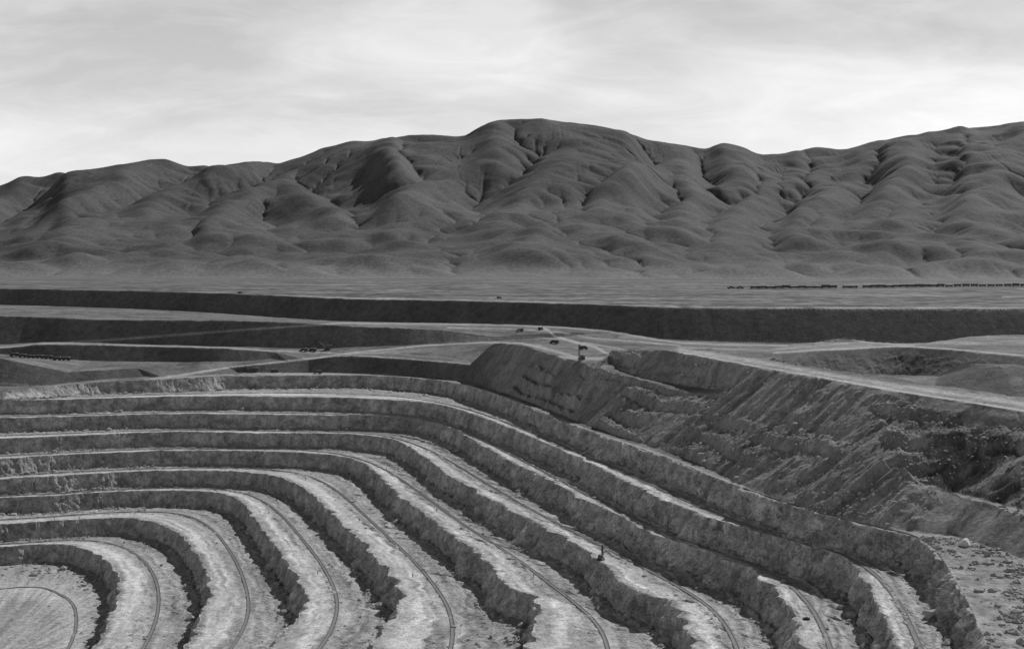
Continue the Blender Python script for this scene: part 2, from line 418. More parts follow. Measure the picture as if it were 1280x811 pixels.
# foot of the long slope just behind the top terrace
W9 = np.array([px_l(9, x, y) for x, y in spline(CREST[9], 6)]); n9 = perp2(W9)
foot = []
for (x, y), w, nn in zip(c9, W9, n9):
    if 560 <= x <= 1145:
        off = 8.5 if x < 860 else (8.5 - 7.0 * min(1, (x - 860) / 80))
        foot.append((w[0] - nn[0] * off, w[1] - nn[1] * off, w[2] + 0.3))
BL.append(foot)
def bank(toe, crest):
    """toe: (px, py, distance); crest: (px, py); the face between them lies at the angle of repose"""
    bl(*toe)
    tx = [p[0] for p in toe]; td = [p[2] for p in toe]; th = [(p[1] - HOR) / F * p[2] for p in toe]
    out = []
    tq = spline(toe, 4); tx, td = tq[:, 0], tq[:, 2]; th = (tq[:, 1] - HOR) / F * td
    for x, y in crest:
        d, h = np.interp(x, tx, td), np.interp(x, tx, th)
        out.append((x, y, float((d + 1.2 * h) / (1 + 1.2 * (y - HOR) / F))))
    bl(*out)
def bl_h(*pts): BL.append([((x - CX) / F * D, D, ZC - H) for x, D, H in pts])
# left: low slopes and ramps
bank([(-420,481,1180),(-250,481,1185),(0,482.5,1180),(50,482,1190),(94,477.5,1206),(125,474.5,1216),(180,470.5,1240)],
     [(-420,446,),(-250,446),(0,448),(20,453),(35,466),(45,469),(87,465),(133,462),(172,460)])
bl((190,471.5,1240),(235,467,1250),(285,459.5,1285),(330,455,1298),(370,451,1302),(400,448,1302))
bank([(300,466.3,1288),(345,465.7,1286),(400,466,1281),(460,467.3,1270),(500,469.2,1256),(540,472.5,1228),(566,475.5,1203)],
     [(400,448),(430,445),(460,446),(534,451),(566,453.5),(588,456)])
bl((588,456,1214),(604,440,1195),(618,429.5,1182),(645,431,1130),(669,437,1080),(700,446,1015),(719,451,985),(738,457,935),(752,460.5,908),(775,466,892),(815,478,850),(860,489,808),(905,493,768))
bank([(-420,442,1380),(-250,442,1375),(0,443,1360),(87,450,1340),(201,452.5,1325),(302,451.5,1312),(340,448,1318)],
     [(-420,435),(-250,435),(0,435),(54,430),(201,433.5),(282,435.5),(345,440)])
bank([(-420,430,1500),(-250,430.5,1480),(0,431,1450),(54,427.5,1454),(201,431,1419),(282,433.2,1393),(396,436,1372),(444,434,1368),(534,430.7,1365),(615,427.5,1395)],
     [(-420,393),(-250,394),(0,395),(134,399.5),(285,401),(360,403),(444,408),(534,412),(615,420.5)])
# the great bank
bank([(-420,375,2130),(-250,377,2065),(0,381,1949),(168,386,1861),(285,392,1789),(430,401.5,1639),(530,403.5,1580),(635,405,1535),(700,408,1500),(756,412,1470),(790,417,1450),(830,424.6,1430),(984,429,1400),(1142,432,1380),(1280,433,1370),(1400,433,1365),(1700,434,1350)],
     [(-420,354),(-250,356.5),(0,360.5),(168,363.7),(235,365.5),(285,367),(430,373.6),(530,375.5),(635,377.5),(756,381),(830,384.5),(984,386),(1142,386),(1280,386),(1400,386),(1700,386)])
# right: haul road on the crest of the slope, mounds and the hollow behind
bl((756,450,925),(770,445,940),(783,437.5,942),(815,436.5,902),(850,441,866),(930,456,770),(1018,471,680),(1112,488,612),(1200,502,585),(1280,515,560),(1500,545,500),(1700,570,456))
bl((766,458.5,925),(803,472,880),(844,480,842),(880,485,812),(912,487,778))
bl((800,433,965),(850,434,915),(930,444,828),(1001,456,740),(1080,468,675),(1152,478,655),(1215,487,648),(1280,496,628),(1500,522,564),(1700,545,511))
bl((967,442,1150),(1011,439,1130),(1070,436,1115),(1125,433.4,1100),(1186,437,1050),(1280,446,960),(1500,462,850),(1700,475,780))
bl((940,452,1060),(967,458,1100),(1011,466,1085),(1070,474,1060),(1125,480,1050),(1160,482,1010),(1186,484,980),(1280,488,890))
bl_h((880,905,57),(930,842,62),(1001,768,65),(1080,700,66),(1152,682,67),(1215,675,68),(1280,655,69),(1500,590,69),(1700,535,68))
bl_h((960,1000,74),(1051,960,74),(1120,950,76),(1190,930,76),(1280,850,76))
bl_h((1165,765,66),(1200,745,67),(1280,710,68),(1500,635,68))
bl((1175,470,800),(1199,454.5,800),(1246,459,770),(1280,456,775),(1500,472,700),(1700,490,640))
bl((1190,471,820),(1250,474,840),(1300,472,850),(1500,492,800))
bl((660,423,1290),(720,425,1260),(800,431,1230),(880,434,1220),(930,436,1210))
bl((680,440,1110),(730,447,1010),(760,446,960))
bl((984,432,1330),(1028,426.7,1325),(1051,423.5,1322),(1098,428,1300),(1142,432,1290),(1169,428.5,1280),(1219,421,1270),(1280,419,1265),(1500,420,1240))
bl((1028,434,1365),(1120,434,1350),(1219,433,1330),(1500,433,1310))
bl_h((960,655,76),(1035,600,77),(1100,556,76.5),(1140,541,80))
# last stub of terrace above the top one, at the right edge
bl((1168,612,542),(1177,615,540),(1230,628,512),(1280,644,489),(1400,676,443),(1500,700,414),(1700,745,368))
bl_h((1190,541,86),(1230,519,85),(1280,496,85.6),(1400,450,85.6),(1500,421,85.7))
bl((1160,669,504),(1186,668,507),(1220,677,492),(1253,688,478),(1280,698,465),(1400,733,424),(1500,760,397),(1700,810,355))
bl((1275,905,296),(1500,905,296),(1800,905,296))
# plain, far edge
bl((-900,340.5,4300),(-420,345,3800),(0,349,3600),(640,351,3700),(1280,352,3700),(1700,352,3700),(2100,352,3700))
bl((-900,335.5,9000),(640,341,9000),(2100,341,9000))
bl((-900,480,1150),(-900,430,1500),(-900,400,1900),(-900,356,2200))
bl((2100,860,330),(2100,560,420),(2100,430,1400),(2100,386,1420))
bl((-900,520,1120),(-420,506.1,986))

pts2, ptsz, edges = [], [], []
for line in BL:
    st = len(pts2)
    for p in line:
        pts2.append(Vector((p[0], p[1]))); ptsz.append(p[2])
    edges += [(st + i, st + i + 1) for i in range(len(line) - 1)]
vo, eo, fo, ov, oe, of_ = delaunay_2d_cdt(pts2, edges, [], 0, 1e-4)
vz = np.zeros(len(vo))
for i, src in enumerate(ov):
    if src: vz[i] = ptsz[src[0]]
    else:   # crossing of two break lines: take the height of the nearest source edge
        p = np.array(vo[i]); best = None
        for a, b in edges:
            A_, B_ = np.array(pts2[a]), np.array(pts2[b]); d = B_ - A_
            t = np.clip(np.dot(p - A_, d) / (np.dot(d, d) + 1e-9), 0, 1); q = np.linalg.norm(A_ + t * d - p)
            if best is None or q < best[0]: best = (q, ptsz[a] + t * (ptsz[b] - ptsz[a]))
        vz[i] = best[1]
TV = np.array([(v[0], v[1]) for v in vo])
def tin_eval(X, Y):
    Z = np.full(X.shape, np.nan)
    xf, yf, zf = X.ravel(), Y.ravel(), Z.ravel()
    order = np.argsort(yf, kind='stable'); ys = yf[order]
    for f in fo:
        if len(f) != 3: continue
        (x0, y0), (x1, y1), (x2, y2) = TV[f[0]], TV[f[1]], TV[f[2]]
        lo = np.searchsorted(ys, min(y0, y1, y2) - 1e-3); hi = np.searchsorted(ys, max(y0, y1, y2) + 1e-3)
        if hi <= lo: continue
        idx = order[lo:hi]; x, y = xf[idx], yf[idx]
        k = (x >= min(x0, x1, x2)) & (x <= max(x0, x1, x2))
        idx = idx[k]; x = x[k]; y = y[k]
        if not len(idx): continue
        den = (y1 - y2) * (x0 - x2) + (x2 - x1) * (y0 - y2)
        if abs(den) < 1e-9: continue
        a = ((y1 - y2) * (x - x2) + (x2 - x1) * (y - y2)) / den
        b = ((y2 - y0) * (x - x2) + (x0 - x2) * (y - y2)) / den
        c = 1 - a - b; k = (a >= -1e-6) & (b >= -1e-6) & (c >= -1e-6)
        zf[idx[k]] = a[k] * vz[f[0]] + b[k] * vz[f[1]] + c[k] * vz[f[2]]
    return zf.reshape(X.shape)

def seg_dist(px, py, line, wx=1.0):
    """distance in photo pixels of points to a polyline"""
    best = np.full(px.shape, 1e9)
    for (x0, y0), (x1, y1) in zip(line[:-1], line[1:]):
        dx, dy = (x1 - x0), (y1 - y0); t = np.clip(((px - x0) * dx + (py - y0) * dy) / (dx * dx + dy * dy + 1e-9), 0, 1)
        best = np.minimum(best, np.hypot(px - x0 - t * dx, py - y0 - t * dy))
    return best

NCU, NRU = 1250, 900
colx = np.concatenate([np.linspace(-420, -60, 120, endpoint=False), np.linspace(-60, 1340, 1010, endpoint=False), np.linspace(1340, 1700, 120)])
c9x = np.array([p[0] for p in c9]); c9y = np.array([p[1] for p in c9]); o9 = np.argsort(c9x)
D0 = np.interp(colx, c9x[o9], np.array([px_l(9, x, y)[1] for x, y in c9])[o9])
D0 = np.where(colx > 1275, 300.0, D0 + 2.5) 
q = np.linspace(0, 1, NRU)
DEND = 3600.0
# step grows with distance
prof = (np.exp(q * 2.3) - 1) / (math.exp(2.3) - 1)
prof = 0.0 + prof
Dg = D0[None, :] * (DEND / D0[None, :]) ** (0.35 * q[:, None] + 0.65 * prof[:, None])
Xg = (colx[None, :] - CX) / F * Dg
Zg = tin_eval(Xg, Dg)
bad = np.isnan(Zg)
if bad.any():
    Zg[bad] = ZC - 45
base = Zg.copy()
PYg = HOR + (ZC - base) / Dg * F
PXg = np.broadcast_to(colx[None, :], Dg.shape)
# local steepness of the ground plan
gy = np.abs(np.nan_to_num(tin_eval(Xg, Dg + 1.5) - base) / 1.5)
gx = np.abs(np.nan_to_num(tin_eval(Xg + 1.5, Dg) - base) / 1.5)
steep = sstep(0.12, 0.4, np.hypot(gx, gy))
def boxblur(a, r, c):
    for ax, k in ((0, r), (1, c)):
        p = np.pad(a, [(k, k) if i == ax else (0, 0) for i in (0, 1)], 'edge')
        cs = np.cumsum(p, axis=ax); cs = np.concatenate([np.zeros_like(np.take(cs, [0], ax)), cs], ax)
        n_ = a.shape[ax]
        a = (np.take(cs, np.arange(2 * k + 1, 2 * k + 1 + n_), ax) - np.take(cs, np.arange(n_), ax)) / (2 * k + 1)
    return a
steep_soft = boxblur(steep, 7, 9)
roadD = np.interp(colx, [640,770,850,930,1018,1112,1200,1280,1500,1700], [1200,950,905,815,735,660,625,605,540,495])
# right hand slope: scree chutes and broken rock
big = steep * sstep(1230, 1120, Dg) * sstep(590, 640, PXg) * (Dg < roadD[None, :])
bigd = big * sstep(0.45, 1.0, steep_soft)
stub = sstep(1165, 1180, PXg) * (Dg < np.interp(PXg, [1177, 1230, 1280, 1400, 1700], [548, 520, 497, 451, 376]))
bigd = bigd * (1 - 0.72 * stub)
sdir = np.array([0.27, -0.963]); pdir = np.array([0.963, 0.27])
S_ = Xg * sdir[0] + Dg * sdir[1]; P_ = Xg * pdir[0] + Dg * pdir[1]
warp = 10 * fbm(S_ / 60, P_ / 60, seed=701, oct=2)
chute = fbm((S_ + warp) / 13, P_ / 120, seed=702, oct=3, ridged=True)
rockm = sstep(-0.08, 0.3, fbm(S_ / 55, P_ / 26, seed=703, oct=3) + 0.25 * sstep(1.0, 0.0, (Dg - D0[None, :]) / 120) - 0.1)
rock = fbm(S_ / 14, P_ / 10, base / 12, seed=704, oct=4, gain=0.48)
terr = (base + 3.2 * fbm(S_ / 40, P_ / 40, seed=705, oct=3)) / 9.0
fr = terr - np.floor(terr)
ledge = (sstep(0.25, 0.6, fr) - fr) * 9.0
edge = sstep(0, 14, Dg - D0[None, :])
Zg = Zg + bigd * edge * (2.6 * np.sign(chute) * np.abs(chute) ** 0.8 * (1 - 0.5 * rockm) + rockm * (2.6 * rock + (0.5 + 0.6 * sstep(850, 750, PXg)) * ledge) + 1.1 * fbm(S_ / 4, P_ / 7, seed=706, oct=4))
# other slopes: gentle runnels
oth = steep * (1 - sstep(1230, 1120, Dg) * sstep(590, 640, PXg))
Zg = Zg + oth * edge * (0.3 * fbm(Xg / 12, Dg / 40, seed=710, oct=2))
flat = 1 - steep
hollow = steep * sstep(930, 965, PXg) * sstep(880, 930, Dg) * sstep(1250, 1180, Dg)
Zg = Zg + hollow * sstep(0.5, 1.0, steep_soft) * 1.2 * fbm(Xg / 9, Dg / 14, seed=711, oct=4, ridged=True)
Zg = Zg + flat * edge * (0.5 * fbm(Xg / 16, Dg / 16, seed=712, oct=5, gain=0.6) + 0.3 * fbm(Xg / 4, Dg / 4, seed=713, oct=3)) * sstep(2500, 1500, Dg)
# low dune-like ground under the bank
dn = sstep(1150, 1230, Dg) * sstep(1500, 1380, Dg) * flat * sstep(560, 700, PXg)
Zg = Zg + dn * 1.3 * fbm(Xg / 45, Dg / 25, seed=714, oct=3)
PYn = HOR + (ZC - Zg) / Dg * F
# what the ground is made of
plainm = sstep(0, 12, ZC - 30 - 0 * Dg - (ZC - Zg) * 0 - (ZC - Zg)) * 0
bankline_x = np.array([-420, 0, 168, 285, 430, 635, 830, 984, 1280, 1700]); bankline_y = np.array([354, 360.5, 363.7, 367, 373.6, 377.5, 384.5, 386, 386, 386])
onplain = (PYn < np.interp(PXg, bankline_x, bankline_y) + 0.6) & (Dg > 1350)
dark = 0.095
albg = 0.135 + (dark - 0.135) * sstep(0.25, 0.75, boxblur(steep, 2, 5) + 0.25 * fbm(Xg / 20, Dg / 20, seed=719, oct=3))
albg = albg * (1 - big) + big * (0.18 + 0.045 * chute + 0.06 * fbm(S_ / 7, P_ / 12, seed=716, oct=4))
albg = np.where(onplain, 0.122, albg)
albg = albg + 0.12 * sstep(1165, 1180, PXg) * np.exp(-((Dg - np.interp(PXg, [1177, 1230, 1280, 1400, 1700], [544, 516, 493, 447, 372])) / 3.5) ** 2)
albg = albg * (1 + (0.25 + 0.45 * flat) * fbm(Xg / 30, Dg / 24, seed=720, oct=5, gain=0.62) + 0.35 * flat * fbm(Xg / 110, Dg / 30, seed=721, oct=3))
rf = (1 - steep) * sstep(1120, 1150, PXg) * (Dg < 520)
albg = albg * (1 - rf) + rf * (0.25 + 0.12 * fbm(Xg / 7, Dg / 7, seed=751, oct=5, gain=0.62))
sandx = flat * sstep(960, 1000, PXg) * sstep(1050, 1120, Dg) * sstep(1400, 1360, Dg)
albg = albg + sandx * 0.06
# compacted pale roads on the upper ground (plan positions traced on the surface)
ROADS = [
 ([(-420,438),(0,434.5),(54,429.5),(120,426),(201,420),(300,412.5),(430,403.8),(530,404.8),(635,406.5),(700,409),(756,414),(800,421),(850,428.5),(900,430.5),(984,432)], 1.0, 0.30),
 ([(54,429.5),(201,432.5),(282,434.7),(340,438.5),(396,440),(430,442),(480,441)], 0.9, 0.28),
 ([(188,474.5),(235,467.5),(285,459.3),(350,452.3),(400,446.8),(440,441),(480,437),(534,431.5),(600,428),(650,428.6),(670,433),(700,441),(722,447),(760,450)], 1.2, 0.34),
 ([(430,445),(460,445.3),(534,450.5),(588,455)], 1.0, 0.27),
 ([(480,440),(520,445),(560,447),(588,453)], 0.8, 0.2),
 ([(300,466.5),(400,467.3),(480,468.7),(540,474.5)], 1.3, 0.3),
 ([(0,491),(50,485.5),(94,481),(144,478)], 1.6, 0.3),
 ([(-420,483),(-100,482),(0,479),(60,483)], 0.8, 0.2),
 ([(676,409),(686,413),(693,420),(720,428),(745,434),(757,441),(770,446)], 1.6, 0.34),
 ([(700,446),(730,449),(755,447),(790,441)], 1.8, 0.32),
 ([(670,430),(690,438),(715,444)], 1.0, 0.28),
 ([(850,437),(930,449),(1018,465),(1112,481),(1200,493),(1280,505),(1500,532)], 3.2, 0.33),
 ([(850,440.5),(930,455),(1018,470),(1112,486.5),(1200,500.5),(1280,513)], 1.6, 0.38),
 ([(967,441),(1011,438),(1070,435),(1125,432.7),(1186,436),(1280,444.5),(1500,460)], 1.1, 0.34),
 ([(1020,428),(1051,424.5),(1098,428.5),(1142,431.5)], 1.0, 0.3),
 ([(850,434),(900,436),(960,438),(1010,433),(1060,429)], 1.2, 0.27),
 ([(560,409.5),(640,411),(700,415),(740,422.5),(800,427),(850,432)], 0.9, 0.26),
 ([(600,421.5),(650,420),(700,424.5)], 0.8, 0.25),
 ([(795,441),(775,436),(730,428)], 0.9, 0.28),
 ([(1253,371),(1290,369.5)], 1.0, 0.26),
 ([(235,364.3),(300,366.5),(430,372.3),(635,376),(830,383),(984,384.7),(1280,384.7)], 0.8, 0.24),
]
for line, w, a in ROADS:
    d = seg_dist(PXg, PYn, line)
    jit = 0.35 * fbm(Xg / 25, Dg / 25, seed=int(a * 100) + 5, oct=3)
    k = np.exp(-(d / (w * (1 + jit))) ** 2)
    if line[0][0] in (850,) and w > 2: k = k * (1 - 0.4 * np.clip(fbm(S_ / 40, P_ / 2.5, seed=733, oct=3), 0, 1))
    albg = albg * (1 - k) + a * k
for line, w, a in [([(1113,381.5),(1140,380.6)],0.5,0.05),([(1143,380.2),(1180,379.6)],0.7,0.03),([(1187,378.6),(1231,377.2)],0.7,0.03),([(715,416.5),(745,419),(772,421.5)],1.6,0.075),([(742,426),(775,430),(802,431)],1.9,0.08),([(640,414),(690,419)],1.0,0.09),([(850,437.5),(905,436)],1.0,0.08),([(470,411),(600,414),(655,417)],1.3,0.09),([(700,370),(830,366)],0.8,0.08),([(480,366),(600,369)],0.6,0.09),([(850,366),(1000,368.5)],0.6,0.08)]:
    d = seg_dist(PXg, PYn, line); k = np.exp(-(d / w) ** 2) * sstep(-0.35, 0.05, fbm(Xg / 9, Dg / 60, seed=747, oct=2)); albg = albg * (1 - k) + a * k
# the terrace lip strip, as on the other terraces
lip = np.exp(-((Dg - D0[None, :]) / 6.5) ** 2) * (PXg < 930) * (PXg > 180)
albg = albg * (1 - lip) + 0.30 * lip
# sparse dark scrub lines and wash marks on the plain
wash = 0.6 * fbm(Xg / 150, Dg / 45, seed=740, oct=5) + 0.6 * fbm(Xg / 14, Dg / 30, seed=743, oct=3)
albg = np.where(onplain, albg * np.clip(1 + 1.1 * wash - 0.5 * sstep(0.25, 0.5, fbm(Xg / 120, Dg / 22, seed=741, oct=4)), 0.35, 2), albg)
Pg = np.stack([Xg, Dg, Zg], -1)
# small skirt under the first row so the two sheets overlap
Pg = np.concatenate([Pg[:1] + np.array([0, -1.0, -6.0]), Pg]); albg = np.concatenate([albg[:1], albg])
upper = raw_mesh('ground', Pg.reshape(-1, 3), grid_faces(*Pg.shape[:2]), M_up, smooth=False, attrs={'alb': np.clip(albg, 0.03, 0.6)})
tag(upper, 'upper ground round the pit with banks, ramps and pale haul roads', kind='structure')

def ground_z(x, y):
    z = tin_eval(np.array([[x]], float), np.array([[y]], float))[0, 0]
    return float(z)
# quick lookup of the displaced ground
def ground_at(px, py, dmin=300, dmax=3600):
    """first point of the upper ground seen at a photo pixel"""
    j = int(np.argmin(np.abs(colx - px)))
    d = Dg[:, j]; y = PYn[:, j]
    k = np.where((d >= dmin) & (d <= dmax) & (y <= py))[0]
    i = k[0] if len(k) else len(d) - 1
    return float((px - CX) / F * d[i]), float(d[i]), float(Zg[i, j])

# far plain beyond the upper ground, and out to the horizon
px_ = np.linspace(-1500, 2800, 260); dd = np.concatenate([np.linspace(3550, 5600, 70), np.linspace(5700, 40000, 30)])
DX, DY = np.meshgrid(px_, dd)
zz = np.interp(px_, colx, Zg[-1, :])
PX3 = (DX - CX) / F * DY
Z3 = np.interp(DY.ravel(), [3550, 9000, 40000], [0, 0.0, 0.0]).reshape(DY.shape) + zz[None, :] - 0.4 + 1.2 * fbm(PX3 / 300, DY / 200, seed=760, oct=3)
A3 = 0.122 * np.clip(1 + 0.5 * fbm(PX3 / 60, DY / 60, seed=744, oct=2) + 0.5 * fbm(PX3 / 300, DY / 60, seed=740, oct=4) - 0.5 * sstep(0.2, 0.5, fbm(PX3 / 500, DY / 70, seed=742, oct=3)), 0.3, 2)
plain = raw_mesh('plain', np.stack([PX3, DY, Z3], -1).reshape(-1, 3), grid_faces(*DY.shape), M_plain, smooth=True, attrs={'alb': A3})
tag(plain, 'wide bare desert plain between the pit and the hills', kind='structure')

# ------------------------------------------------------------------ the hills
SKY = [(-700,262),(-420,250),(-200,240),(-100,238),(0,231),(27,220),(52,222),(90,211),(107,210),(150,204),(185,199),(210,200),(235,209),(280,204),(315,199),(345,204),(375,195),(400,185),(435,176),(462,178),(505,167),(540,166),(575,169),(595,160),(620,150),(650,149),(675,148),(695,152),(760,160),(795,167),(830,179),(885,185),(900,179),(920,181),(950,192),(975,194),(1020,181),(1050,186),(1075,182),(1130,167),(1170,165),(1205,157),(1280,152),(1400,160),(1600,185),(1900,215)]
skx = np.array([p[0] for p in SKY]); sky_y = np.array([p[1] for p in SKY], float)
DF, DB = 4500.0, 8600.0
def hill_D(x, y):
    ys = np.interp(x, skx, sky_y); t = np.clip((351 - y) / (351 - ys), 0, 1)
    return DF + (DB - DF) * t
# main spurs, traced: they come down from the divide towards the lower left
RIDGES = [
 [(-420,250),(-480,300),(-560,335)], [(-200,240),(-260,285),(-340,330)], [(27,220),(-20,262),(-110,310),(-170,340)],
 [(185,199),(160,228),(100,262),(20,300),(-60,335)],
 [(345,204),(285,225),(225,240),(170,278),(90,318),(30,345)],
 [(400,186),(355,226),(310,256),(235,300),(150,340)], [(355,226),(390,244),(436,272)],
 [(435,176),(475,203),(515,236)],
 [(620,150),(615,190),(580,222),(540,238),(480,272),(410,305),(340,338)], [(545,237),(570,258),(592,280)],
 [(675,148),(705,190),(690,218),(640,250),(600,285),(530,325)],
 [(830,179),(828,203),(770,235),(715,275),(660,310),(610,340)], [(828,203),(850,225),(862,248)],
 [(900,181),(915,215),(860,250),(800,290),(740,325)],
 [(975,194),(955,235),(915,262),(870,300),(810,340)],
 [(1075,182),(1085,212),(1030,250),(985,290),(920,335)],
 [(1150,166),(1150,200),(1105,250),(1085,280),(1020,318),(960,348)], [(1100,250),(1060,262),(1030,288)],
 [(1280,152),(1265,200),(1225,250),(1170,300),(1090,345)],
 [(1470,168),(1400,240),(1320,300),(1250,340)], [(1650,190),(1560,260),(1450,330)],
]
CELL = 15.0
gxh = np.arange(-4350, 4350 + CELL, CELL); gyh = np.arange(4150, 9300, CELL)
GX, GY = np.meshgrid(gxh, gyh)
zbase = ZC - np.interp(GX / GY * F + CX, [-900, 0, 640, 1700], [(340.5-335)*3600/F+2, 29, 33, 36])
wx_ = 190 * fbm(GX / 800, GY / 800, seed=801, oct=4); wy_ = 190 * fbm(GX / 800, GY / 800, seed=811, oct=4)
def ridge_field(gx_, gy_):
    num = np.zeros(gx_.shape); K = 14.0
    for rd in RIDGES:
        pts = spline([(x, y) for x, y in rd], 5)
        best = np.full(gx_.shape, -1e9); W = []
        for x, y in pts:
            d = hill_D(x, y); W.append(((x - CX) / F * d, d, ZC - (y - HOR) / F * d))
        for (x0, y0, z0), (x1, y1, z1) in zip(W[:-1], W[1:]):
            dx, dy = x1 - x0, y1 - y0; L2 = dx * dx + dy * dy + 1e-9
            t = np.clip(((gx_ - x0) * dx + (gy_ - y0) * dy) / L2, 0, 1)
            dist = np.hypot(gx_ - x0 - t * dx, gy_ - y0 - t * dy)
            h = z0 + t * (z1 - z0) - (np.sqrt(dist * dist + 14 ** 2) - 14) * 0.44
            best = np.maximum(best, h)
        num += np.exp(np.clip((best - 500) / K, -60, 40))
    return 500 + K * np.log(num + 1e-30)
pxg = GX / GY * F + CX
skyrow = np.interp(pxg, skx, sky_y)
ramp_t = np.clip((GY - DF) / (DB - DF), 0, 1)
zs = ZC - (skyrow - HOR) / F * DB
RF = ridge_field(GX + wx_ * 0.6 * sstep(0, 0.5, ramp_t) + 28 * fbm(GX / 140, GY / 140, seed=828, oct=3), GY + wy_ * 0.5 + 28 * fbm(GX / 140, GY / 140, seed=829, oct=3))
valley = zbase + (zs - zbase) * (ramp_t ** 1.1) * 0.72
hh = np.maximum(RF, valley)
hh = np.where(GY > DB, np.minimum(hh, zs - (GY - DB) * 0.25), hh)
hh = hh + (40 * fbm(GX / 380, GY / 380, seed=819, oct=5, gain=0.5) + 10 * fbm(GX / 80, GY / 80, seed=820, oct=3)) * sstep(0, 0.25, ramp_t) * sstep(1.0, 0.75, (GY - DF) / (DB - DF))
# rounded knolls on the apron
apr = sstep(-0.06, 0.06, (GY - DF) / (DB - DF)) * sstep(0.5, 0.15, ramp_t)
kn = fbm((GX + wx_) / 165, (GY + wy_) / 240, seed=821, oct=4)
hh = hh + apr * (70 * np.clip(kn + 0.1, 0, 1) ** 0.9 + 6 * fbm(GX / 50, GY / 50, seed=827, oct=3))
hh = np.maximum(hh, zbase - 1)
front = DF - 150 + 260 * fbm(GX[0] / 700, GX[0] * 0, seed=822, oct=3)
hh = zbase - 3 + (hh - zbase + 3) * sstep(-60, 260, GY - front[None, :])
ny, nx = hh.shape
def fill(h):
    """raise closed hollows so that every slope drains"""
    S = np.zeros(h.shape, bool); hq = []
    H_ = h.tolist(); S = S.tolist()
    for j in range(nx):
        for i in (0, ny - 1):
            heapq.heappush(hq, (H_[i][j], i, j)); S[i][j] = True
    while hq:
        z, i, j = heapq.heappop(hq)
        for a, b in ((i-1, j), (i+1, j), (i, j-1), (i, j+1), (i-1, j-1), (i+1, j+1), (i-1, j+1), (i+1, j-1)):
            if 0 <= a < ny and 0 <= b < nx and not S[a][b]:
                S[a][b] = True
                if H_[a][b] < z + 0.02: H_[a][b] = z + 0.02
                heapq.heappush(hq, (H_[a][b], a, b))
    return np.array(H_)
offs = [(-1,-1),(-1,0),(-1,1),(0,-1),(0,1),(1,-1),(1,0),(1,1)]
def erode(hh, nit, K, a0, cap, diff, creep, fills):
    """drainage cuts gullies, soil creep rounds the crests"""
    ny, nx = hh.shape; idx = np.arange(ny * nx).reshape(ny, nx)
    for it in range(nit):
        if it in fills: hh = fill(hh)
        bs = np.zeros(hh.shape); rc = idx.copy(); rd_ = np.ones(hh.shape)
        for a, b in offs:
            sh = np.full(hh.shape, 1e9)
            ys0, ys1 = max(0, -a), ny - max(0, a); xs0, xs1 = max(0, -b), nx - max(0, b)
            sh[ys0:ys1, xs0:xs1] = hh[ys0 + a:ys1 + a, xs0 + b:xs1 + b]
            L = math.hypot(a, b); s_ = (hh - sh) / L
            k = s_ > bs; bs[k] = s_[k]; rc[k] = (idx + a * nx + b)[k]; rd_[k] = L
        order = np.argsort(-hh, axis=None).tolist(); rl = rc.ravel().tolist(); ar = [1.0] * (ny * nx)
        for i in order:
            r = rl[i]
            if r != i: ar[r] += ar[i]
        area = np.minimum(np.array(ar), cap).reshape(ny, nx)
        fct = (K * np.maximum(np.sqrt(area) - a0, 0) / rd_).ravel().tolist(); hl = hh.ravel().tolist()
        for i in reversed(order):
            r = rl[i]
            if r != i:
                f_ = fct[i]; hl[i] = (hl[i] + f_ * hl[r]) / (1 + f_)
        hh = np.array(hl).reshape(ny, nx)
        for _ in range(creep):
            p_ = np.pad(hh, 1, 'edge'); hh = hh + diff * (p_[:-2, 1:-1] + p_[2:, 1:-1] + p_[1:-1, :-2] + p_[1:-1, 2:] - 4 * hh)
    return hh, area
hh, area = erode(hh, 13, 0.048, 1.8, 1200, 0.06, 3, (0, 7))
hh = np.maximum(hh, zbase - 3)
# bring the crest back to the traced skyline: a smooth uplift per bearing
ang = (hh - ZC) / GY
pb = np.arange(-900, 2200, 6.0); mx = np.full(len(pb), -1.0)
bi = np.clip(((pxg + 900) / 6).astype(int), 0, len(pb) - 1)
np.maximum.at(mx, bi.ravel(), ang.ravel())
ok = mx > 0; mx = np.interp(pb, pb[ok], mx[ok])
tgt = (HOR - np.interp(pb, skx, sky_y)) / F
ratio = tgt / np.maximum(mx, 0.02)
ratio = np.convolve(np.pad(ratio, 1, 'edge'), np.ones(3) / 3, 'valid')
rt = np.interp(pxg, pb, ratio)
up_ = np.clip((hh - (ZC - 30)) / 250, 0, 1)
hh = hh + (hh - ZC) * (rt - 1) * sstep(0.15, 1.0, up_)
def up2(a):
    r, c = a.shape
    b = np.empty((2 * r - 1, c)); b[::2] = a
    pa = np.pad(a, ((1, 1), (0, 0)), 'reflect', reflect_type='odd')
    b[1::2] = (-pa[:-3] + 9 * pa[1:-2] + 9 * pa[2:-1] - pa[3:]) / 16
    o = np.empty((2 * r - 1, 2 * c - 1)); o[:, ::2] = b
    pb_ = np.pad(b, ((0, 0), (1, 1)), 'reflect', reflect_type='odd')
    o[:, 1::2] = (-pb_[:, :-3] + 9 * pb_[:, 1:-2] + 9 * pb_[:, 2:-1] - pb_[:, 3:]) / 16
    return o
h2 = up2(hh); x2 = np.linspace(gxh[0], gxh[-1], h2.shape[1]); y2 = np.linspace(gyh[0], gyh[-1], h2.shape[0])
X2, Y2 = np.meshgrid(x2, y2)
rel = sstep(5, 80, h2 - (ZC - 30))
lap = np.gradient(np.gradient(h2, CELL/2, axis=0), CELL/2, axis=0) + np.gradient(np.gradient(h2, CELL/2, axis=1), CELL/2, axis=1)
h2 = h2 + rel * 2.2 * fbm(X2 / 45, Y2 / 45, seed=831, oct=3)
h2, ar2 = erode(h2, 3, 0.05, 3.0, 2500, 0.06, 1, ())
